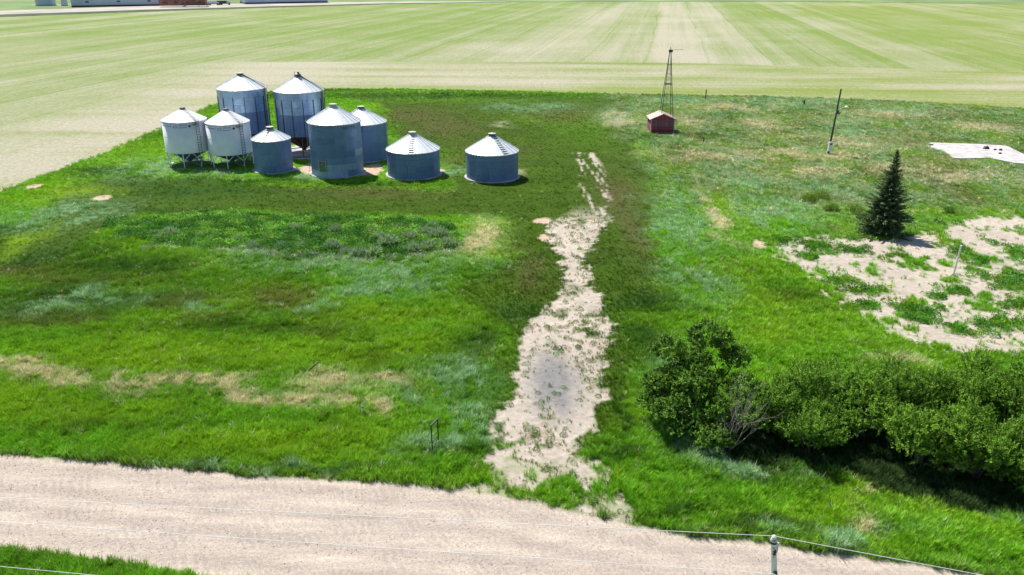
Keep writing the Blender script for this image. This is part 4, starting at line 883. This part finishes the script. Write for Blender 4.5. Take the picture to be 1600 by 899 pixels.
def stems(parent, tips, base_r, mat, name='trunk', spread=.25, seed=0):
    q = random.Random(seed); mb = MB()
    for (tx, ty, tz) in tips:
        p = Vector((q.uniform(-spread, spread), q.uniform(-spread, spread), -.05)); e = Vector((tx, ty, tz)); r_ = base_r*q.uniform(.6, 1); n_ = 5; pv = p
        for i in range(1, n_+1):
            k = i/n_; c_ = p.lerp(e, k); c_.x += q.uniform(-.08, .08)*tz*.3; c_.y += q.uniform(-.08, .08)*tz*.3; c_.z += .12*tz*math.sin(k*math.pi)
            mb.tube(pv, c_, r_*(1-.8*(i-1)/n_), r_*(1-.8*i/n_), n=6, cap=False)
            if i > 1:
                for _ in range(2):
                    dd = Vector((q.uniform(-1, 1), q.uniform(-1, 1), q.uniform(.1, 1))).normalized()*q.uniform(.3, .8)
                    mb.tube(c_, c_+dd, r_*(1-.8*i/n_)*.6+.008, .006, n=4, cap=False)
            pv = c_
    return mb.build(name, mat, parent)
LEAF_A = mat_leaf('dark_glossy_leaf', (.10, .21, .025), (.34, .50, .09), (.07, .15, .025), .3, .55, .12)
LEAF_B = mat_leaf('hedge_leaf', (.14, .28, .03), (.40, .56, .09), (.09, .18, .025), .3, .6, .08)
LEAF_G = mat_leaf('silver_leaf', (.24, .31, .24), (.42, .47, .40), None, .3)
NEEDLE = mat_leaf('spruce_needles', (.075, .085, .03), (.30, .40, .20), (.14, .20, .12), .2, .6, .3)
YTIP = mat_leaf('yellow_green_leaf', (.15, .24, .02), (.24, .33, .045))
# the leafy tree at the end of the hedge
x0, y0 = G(1090, 668)
t = thing('leafy_tree', 'uneven leafy green tree at the left end of the hedge beside the driveway', 'tree', (x0, y0, 0))
def lobe(px, py, z, rx, rz):             # lobe centre seen at px,py and standing at height z
    a, b_ = G(px, py, z); return (a-x0, b_-y0, z, rx, rz)
LB = [lobe(1060, 668, .9, 1.0, .8), lobe(1115, 684, .9, 1.1, .8), lobe(1022, 630, 1.3, .9, .8), lobe(1106, 528, 4.7, 1.25, 1.0), lobe(1044, 550, 4.0, 1.1, .9), lobe(1075, 562, 3.6, .8, .7), lobe(1150, 560, 3.6, .9, .8), lobe(1030, 600, 2.5, 1.0, .8), lobe(1085, 600, 2.9, 1.3, .9), lobe(1160, 610, 2.5, 1.1, .9), lobe(1120, 640, 2.0, 1.0, .8), lobe(1045, 640, 1.7, 1.0, .8), lobe(1170, 650, 1.8, 1.0, .9), lobe(1090, 650, 1.5, .8, .6)]
q5 = random.Random(8)
for k in range(34):
    a, b_ = q5.choice(LB), q5.choice(LB); f_ = q5.uniform(.2, .8)
    LB.append((a[0]*f_+b_[0]*(1-f_)+q5.uniform(-.35, .35), a[1]*f_+b_[1]*(1-f_)+q5.uniform(-.35, .35), (a[2]*f_+b_[2]*(1-f_))*q5.uniform(.95, 1.12), q5.uniform(.3, .65), q5.uniform(.3, .55)))
crown(LB, 3300, .15, LEAF_A, t, 5, .45, .5, 24, .6, .35, .7)
crown([(LB[7][0], LB[7][1]-.3, LB[7][2]+.4, .6, .4), (LB[6][0]-.5, LB[6][1]-.4, LB[6][2]+.2, .6, .4)], 130, .16, YTIP, t, 77, .5, .4, 18, .6, .35, .7).name = 'young_leaves'
stems(t, [(l[0]*.85, l[1]*.85, l[2]*.9) for l in LB[:9]], .13, M['bark'], 'trunk', .3, 4)
hedge = [  # px, py of crown middle, height, radius, label
    (1215, 628, 3.1, 1.6, 'green shrub right behind the dead branches at the hedge start'),
    (1275, 610, 3.5, 1.9, 'broad rounded green shrub, second in the hedge from the leafy tree'),
    (1262, 655, 2.7, 1.6, 'low shrub at the front of the hedge under the broad rounded one'),
    (1345, 640, 3.2, 1.7, 'narrow shrub in the dip of the hedge top'),
    (1420, 620, 3.6, 1.9, 'tall back shrub of the hedge just right of its dip'),
    (1430, 672, 3.0, 1.7, 'front hedge shrub with pale feathery shoots right of the dip'),
    (1500, 620, 3.7, 2.0, 'tall back shrub in the thick right part of the hedge'),
    (1520, 685, 3.2, 1.8, 'front shrub in the thick right part of the hedge, deep in shade below'),
    (1580, 630, 3.9, 2.1, 'tallest hedge shrub, at the right edge of the photo'),
    (1600, 705, 3.3, 1.9, 'front hedge shrub cut by the right edge of the photo'),
    (1690, 680, 3.6, 2.2, 'hedge shrub standing just beyond the right edge'),
    (1700, 740, 3.2, 2.0, 'front hedge shrub just beyond the right edge')]
for i, (px, py, h_, rr, lab) in enumerate(hedge):
    q = random.Random(100+i); hx_, hy_ = G(px, py, h_*.55); h_ *= 1.22; rr *= 1.12; hy_ -= .35 if i in (0, 1, 3, 4, 6, 8, 10) else 1.0
    t = thing('hedge_shrub', lab, 'shrub', (hx_, hy_, 0), 0, 'shrubs making up the hedge at the right')
    lbs = [(0, 0, h_*.42, rr*.8, h_*.42)]
    for k in range(12):
        a = q.uniform(0, 6.28); e = q.uniform(.4, .85)*rr; z = h_*q.uniform(.22, .80); s_ = q.uniform(.30, .5)*rr; lbs.append((e*math.cos(a), e*math.sin(a), z, s_, s_*.9))
    crown(lbs, int(430*rr), .15, LEAF_B, t, 200+i, .75, .85, 32, .42, .32, .55)
    stems(t, [(l[0]*.9, l[1]*.9, l[2]) for l in lbs[1:]], .07, M['bark'], 'trunk', .3, 300+i)
# dead branches
x, y = (12.0, 38.5)
t = thing('dead_shrub', 'bare bleached dead branches sticking out in front of the hedge', 'dead tree', (x, y, 0))
mb = MB(); q = random.Random(17)
def branch(p, d, r_, l_, dep):
    n_ = 3; pv = p
    for i in range(n_):
        d = (d+Vector((q.uniform(-.3, .3), q.uniform(-.3, .3), q.uniform(-.1, .3)))).normalized(); c_ = pv+d*(l_/n_); mb.tube(pv, c_, r_*(1-.25*i), r_*(1-.25*(i+1)), n=5, cap=False); pv = c_
        if dep > 0 and (i > 0 or dep > 2):
            branch(pv, (d+Vector((q.uniform(-1, 1), q.uniform(-.7, .7), q.uniform(-.2, .9)))*.8).normalized(), r_*.55, l_*.65, dep-1)
    if dep > 0: branch(pv, (d+Vector((q.uniform(-.8, .8), q.uniform(-.8, .8), q.uniform(-.4, .5)))*.7).normalized(), r_*.45, l_*.7, dep-1)
for d_, l_ in (((.18, -.1, 1.4), 2.0), ((-.2, -.2, 1.3), 1.5), ((.3, -.15, 1.5), 1.7), ((-.05, .1, 1.6), 2.3)):
    branch(Vector((0, 0, .1)), Vector(d_).normalized(), .06, l_, 3)
mb.build('branches', M['dead'], t)
# spruce
x, y = G(1378, 366)
t = thing('spruce_tree', 'dark conical spruce tree on the edge of the bare soil', 'tree', (x, y, 0))
mb = MB(); mb.tube((0, 0, -.1), (.12, 0, 8.4), .14, .015, n=8); mb.build('trunk', M['bark'], t)
q = np.random.default_rng(9); P0 = []; DD = []; NN = []; LL = []; WW = []
Hs = 8.6; bm = MB()
for lev in np.linspace(.35, 8.45, 56):
    k = lev/Hs; env = (2.75*(1-k)**.9*(.9+.22*math.sin(lev*4.3)*(1-k))+.02)*(1 if k > .13 else .85+.15*k/.13)
    nb = int(6+9*(1-k)); a0 = q.uniform(0, 6.28)
    for i in range(nb):
        a = a0+6.283*i/nb+q.normal()*.25; ln = env*(q.uniform(.55, 1.12) if q.random() > .12 else 1.25); el = -.12+.55*k+q.normal()*.08
        dv = np.array([math.cos(a)*math.cos(el), math.sin(a)*math.cos(el), math.sin(el)]); st = np.array([.12*k, 0, lev+q.normal()*.06])
        bm.tube(tuple(st), tuple(st+dv*ln*.95), .018, .005, n=3, cap=False)
        ns = int(5+ln*11); sdv = np.array([-math.sin(a), math.cos(a), 0])
        for s_ in range(ns):
            f_ = (s_+1)/ns; pp = st+dv*ln*f_+np.array([0, 0, -.10*math.sin(f_*3.1)+.10*f_*f_]); tw = (.36*(1.15-f_)+.10)*(.3+.8*(1-k))
            for sg in (-1, 1, 0, 0):
                dd = unit(dv*.8+sdv*sg*1.0+np.array([0, 0, (.5 if sg == 0 else -.12)])+q.normal(size=3)*.22)
                P0.append(pp); DD.append(dd); NN.append(unit(np.cross(dd, np.array([0, 0, 1.])+q.normal(size=3)*.5))); LL.append(tw*q.uniform(.7, 1.2)); WW.append((.06+.10*(1-k))*q.uniform(.8, 1.4))
quads_obj('crown', np.array(P0), np.array(DD), np.array(NN), np.array(LL), np.array(WW), NEEDLE, t)
bm.build('branches', M['bark'], t)
# grey sagebrush clumps in the weed strip
sagem = []
for s_ in range(3):
    q = np.random.default_rng(60+s_); n_ = 420; d = unit(q.normal(size=(n_, 3))); d[:, 2] = np.abs(d[:, 2]); base = d*q.uniform(.15, .42, n_)[:, None]; base[:, 2] = base[:, 2]*1.05+.08
    dd = unit(d+np.array([0, 0, .8])+q.normal(size=(n_, 3))*.25); nn = unit(np.cross(dd, q.normal(size=(n_, 3)))); ll = q.uniform(.14, .3, n_)
    o = quads_obj('foliage', base, dd, nn, ll, ll*.22, LEAF_G, None); sagem.append(o.data); bpy.data.objects.remove(o)
SAGE = [(243, 366, 1.0, 'small grey sage bush at the left of the green weed strip'), (268, 368, 1.7, 'large grey sage bush in the left part of the weed strip'), (232, 350, .8, 'faint grey sage tuft above the left weed strip'), (248, 373, .9, 'low grey sage tuft left below the large left bush'), (312, 370, .8, 'grey sage tuft in the middle left of the weeds'), (330, 372, .8, 'grey sage tuft just above the silvery grass edge'), (372, 376, 1.0, 'grey sage bush above the silvery grass, middle left'), (447, 366, .9, 'dark grey sage bush standing in the green weeds'), (464, 358, 1.3, 'upright grey sage bush in the middle of the weed strip'), (524, 362, 1.4, 'pale grey sage bush in the bright weeds'), (497, 372, .9, 'low sage tuft between two upright grey bushes'), (415, 372, .9, 'low sage tuft left of the dark grey bush'), (520, 388, 1.5, 'broad sage bush at the lower edge of the weeds'), (470, 388, 1.2, 'grey sage bush on the lower edge of the weed strip, centre'), (440, 384, 1.1, 'grey sage bush just inside the silvery lower edge'), (560, 400, 1.6, 'grey sage bush over the silvery grass right of centre'), (585, 398, 1.6, 'grey sage bush beside another over the silvery grass'), (608, 383, 2.0, 'broad dusty sage bush in the right half of the weeds'), (590, 372, 1.3, 'sage bush touching the broad dusty one from the upper left'), (582, 360, 1.0, 'small upright sage bush at the top of the right weeds'), (640, 372, 1.4, 'sage bush left of the tall leafy right clump'), (645, 392, 1.6, 'sage bush below the tall leafy right clump'), (668, 388, 1.6, 'dark bottomed sage bush near the right end of the weeds'), (665, 365, 1.5, 'upper grey sage bush of the tall right clump'), (685, 370, 1.9, 'largest grey sage bush of the tall right clump'), (700, 384, 1.6, 'rightmost grey sage bush of the weed strip'), (620, 358, 1.0, 'pale sage tuft at the upper right of the weeds'), (675, 355, 1.2, 'topmost pale sage tuft of the right clump'), (395, 386, 1.2, 'sage bush at the left start of the silvery lower edge'), (540, 395, 1.2, 'sage bush between the broad lower one and the silvery grass')]
for i, (px, py, s_, lab) in enumerate(SAGE):
    x, y = G(px, py+3); o = link('sage_bush', sagem[i % 3], None, (x, y, .02), (0, 0, i*1.3)); s_ *= 1.02; o.scale = (s_*1.15, s_*1.1, s_); tag(o, lab, 'bush', 'grey sage bushes in the weed strip')
# yellow green brush left of the spruce
for i, (px, py, s_, lab) in enumerate([(1262, 316, 1.0, 'left yellow green bush in the rough grass left of the spruce'), (1283, 312, 1.1, 'middle yellow green bush left of the spruce'), (1338, 334, 1.0, 'yellow green bush nearest the spruce'), (1300, 330, .8, 'low green bush between the yellow green ones'), (1482, 332, .6, 'small pale bush in the dark grass right of the spruce')]):
    x, y = G(px, py); t = thing('leafy_bush', lab, 'bush', (x, y, 0), i, 'low yellow green bushes near the spruce')
    crown([(0, 0, .45*s_, .8*s_, .5*s_), (.7*s_, .2, .35*s_, .6*s_, .4*s_)], 240, .14, YTIP, t, 400+i, .8, .4, 8); stems(t, [(.3, .1, .6*s_), (-.3, .2, .5*s_), (.1, -.3, .6*s_)], .03, M['bark'], 'stem', .1, i)
# ------------------------------------------------------------------ far farmstead at the top left
bx0, by0 = G(112, 11.5); bx1, by1 = G(512, 4.2)
L_ = math.hypot(bx1-bx0, by1-by0); az = math.atan2(by1-by0, bx1-bx0)
def barn(name, label, cat, p, rz, L_, dp, eh, rh, wm, rm, nwin=0, base=True):
    t = thing(name, label, cat, (p[0], p[1], 0), rz)
    mb = MB(); mb.box((L_/2, dp/2, eh/2+.45), (L_, dp, eh-.9)); mb.add([(0, 0, eh), (0, dp, eh), (0, dp/2, eh+rh), (L_, 0, eh), (L_, dp, eh), (L_, dp/2, eh+rh)], [(0, 2, 1), (3, 4, 5)]); mb.build('wall', wm, t)
    if base:
        mb = MB(); mb.box((L_/2, dp/2, .45), (L_+.2, dp+.2, .9)); mb.build('foundation', M['barnbase'], t)
    for sg in (0, 1):
        mb = MB(); a, b_ = (-.6, dp/2) if sg == 0 else (dp+.6, dp/2); mb.add([(-.5, a, eh-.15), (L_+.5, a, eh-.15), (L_+.5, b_, eh+rh), (-.5, b_, eh+rh), (-.5, a, eh+.1), (L_+.5, a, eh+.1), (L_+.5, b_, eh+rh+.25), (-.5, b_, eh+rh+.25)], [(3, 2, 1, 0), (4, 5, 6, 7), (0, 1, 5, 4), (0, 4, 7, 3), (1, 2, 6, 5)]); mb.build('roof', rm, t)
    for i in range(nwin):
        mb = MB(); mb.box((L_*(i+.5)/nwin, -.02, eh*.62), (2.2, .14, .9)); mb.build('vent', M['darksteel'], t)
    return t
dir_ = Vector((math.cos(az), math.sin(az)))
def along(px): 
    k = (px-112)/400; return (bx0+(bx1-bx0)*k, by0+(by1-by0)*k)
pa = along(112); pb = along(246); barn('livestock_barn', 'long pale blue-white barn left of the red boarded shed at the horizon', 'barn', pa, math.atan2(pb[1]-pa[1], pb[0]-pa[0]), math.hypot(pb[0]-pa[0], pb[1]-pa[1]), 22, 5.2, 3.5, M['barnwall'], M['barnroof'], 3)
pa = along(372); pb = along(512); barn('livestock_barn', 'long pale blue-white barn right of the red boarded shed at the horizon', 'barn', pa, math.atan2(pb[1]-pa[1], pb[0]-pa[0]), math.hypot(pb[0]-pa[0], pb[1]-pa[1]), 22, 5.2, 3.5, M['barnwall'], M['barnroof'], 3)
p0 = G(249, 11.5); p1 = G(321, 11); t = barn('old_shed', 'faded red boarded shed between the two long pale barns', 'shed', p0, math.atan2(p1[1]-p0[1], p1[0]-p0[0]), math.hypot(p1[0]-p0[0], p1[1]-p0[1]), 9, 5, 3, M['redwall'], M['shingle'], 4, False)
t = thing('grain_auger', 'dark inclined auger leaning in front of the faded red shed', 'auger', (*G(284, 12), 0), az)
mb = MB(); mb.tube((0, 0, .3), (11, 0, 3.6), .22); mb.tube((11, 0, 3.6), (17, 0, .3), .15); mb.tube((11, 0, 0), (11, 0, 3.6), .15); mb.build('tube', M['darksteel'], t)
def truck(px, py, label, bodym, rz):
    x, y = G(px, py); t = thing('farm_truck', label, 'truck', (x, y, 0), rz)
    mb = MB(); mb.box((0, 0, 1.0), (8.5, 2.3, .3)); mb.build('chassis', M['darksteel'], t)
    mb = MB(); mb.add([(-4.2, -1.2, 1.2), (1.6, -1.2, 1.2), (1.9, -1.2, 2.9), (-4.5, -1.2, 2.9), (-4.2, 1.2, 1.2), (1.6, 1.2, 1.2), (1.9, 1.2, 2.9), (-4.5, 1.2, 2.9)], [(0, 1, 2, 3), (5, 4, 7, 6), (0, 3, 7, 4), (1, 5, 6, 2), (3, 2, 6, 7), (0, 4, 5, 1)]); mb.build('box', bodym, t)
    mb = MB(); mb.add([(2.1, -1.1, 1.2), (4.6, -1.1, 1.2), (4.6, -1.1, 1.9), (3.5, -1.1, 2.1), (3.1, -1.1, 2.9), (2.1, -1.1, 2.9), (2.1, 1.1, 1.2), (4.6, 1.1, 1.2), (4.6, 1.1, 1.9), (3.5, 1.1, 2.1), (3.1, 1.1, 2.9), (2.1, 1.1, 2.9)], [(0, 1, 2, 3, 4, 5), (11, 10, 9, 8, 7, 6), (1, 7, 8, 2), (2, 8, 9, 3), (3, 9, 10, 4), (4, 10, 11, 5), (5, 11, 6, 0)]); mb.build('cab', M['barnwall'], t)
    for xx in (-3, -1.6, 3.6):
        for sy_ in (-1, 1): mb = MB(); mb.tube((xx, sy_*1.0, .5), (xx, sy_*1.3, .5), .5, n=14); mb.build('wheel', M['black'], t)
truck(350, 8, 'dark farm truck parked right of the faded red shed', M['darksteel'], az); truck(332, 8.5, 'pale blue farm truck parked between the red shed and dark truck', M['barnwall'], az)
x, y = G(72, 9); t = thing('distant_bin', 'pale steel bin at the farmstead on the horizon, top left', 'grain bin', (x, y, 0))
mb = MB(); mb.lathe([(6.4, .5), (6.4, 7)], 28); mb.build('wall', M['barnwall'], t, True); mb = MB(); mb.lathe([(6.6, 7), (.6, 10), (0, 10.2)], 28); mb.build('roof', M['barnroof'], t); mb = MB(); mb.lathe([(6.9, 0), (6.9, .5), (6, .5)], 28); mb.build('foundation', M['concrete'], t)
x, y = G(101, 9); t = thing('fuel_tank', 'small pale tank between the distant bin and the long barn', 'tank', (x, y, 0))
mb = MB(); mb.lathe([(2.2, .3), (2.2, 4.6), (0.3, 5.6), (0, 5.6)], 20); mb.build('shell', M['paint'], t, True); mb = MB(); mb.lathe([(2.4, 0), (2.4, .3), (2, .3)], 20); mb.build('skirt', M['rustpale'], t)
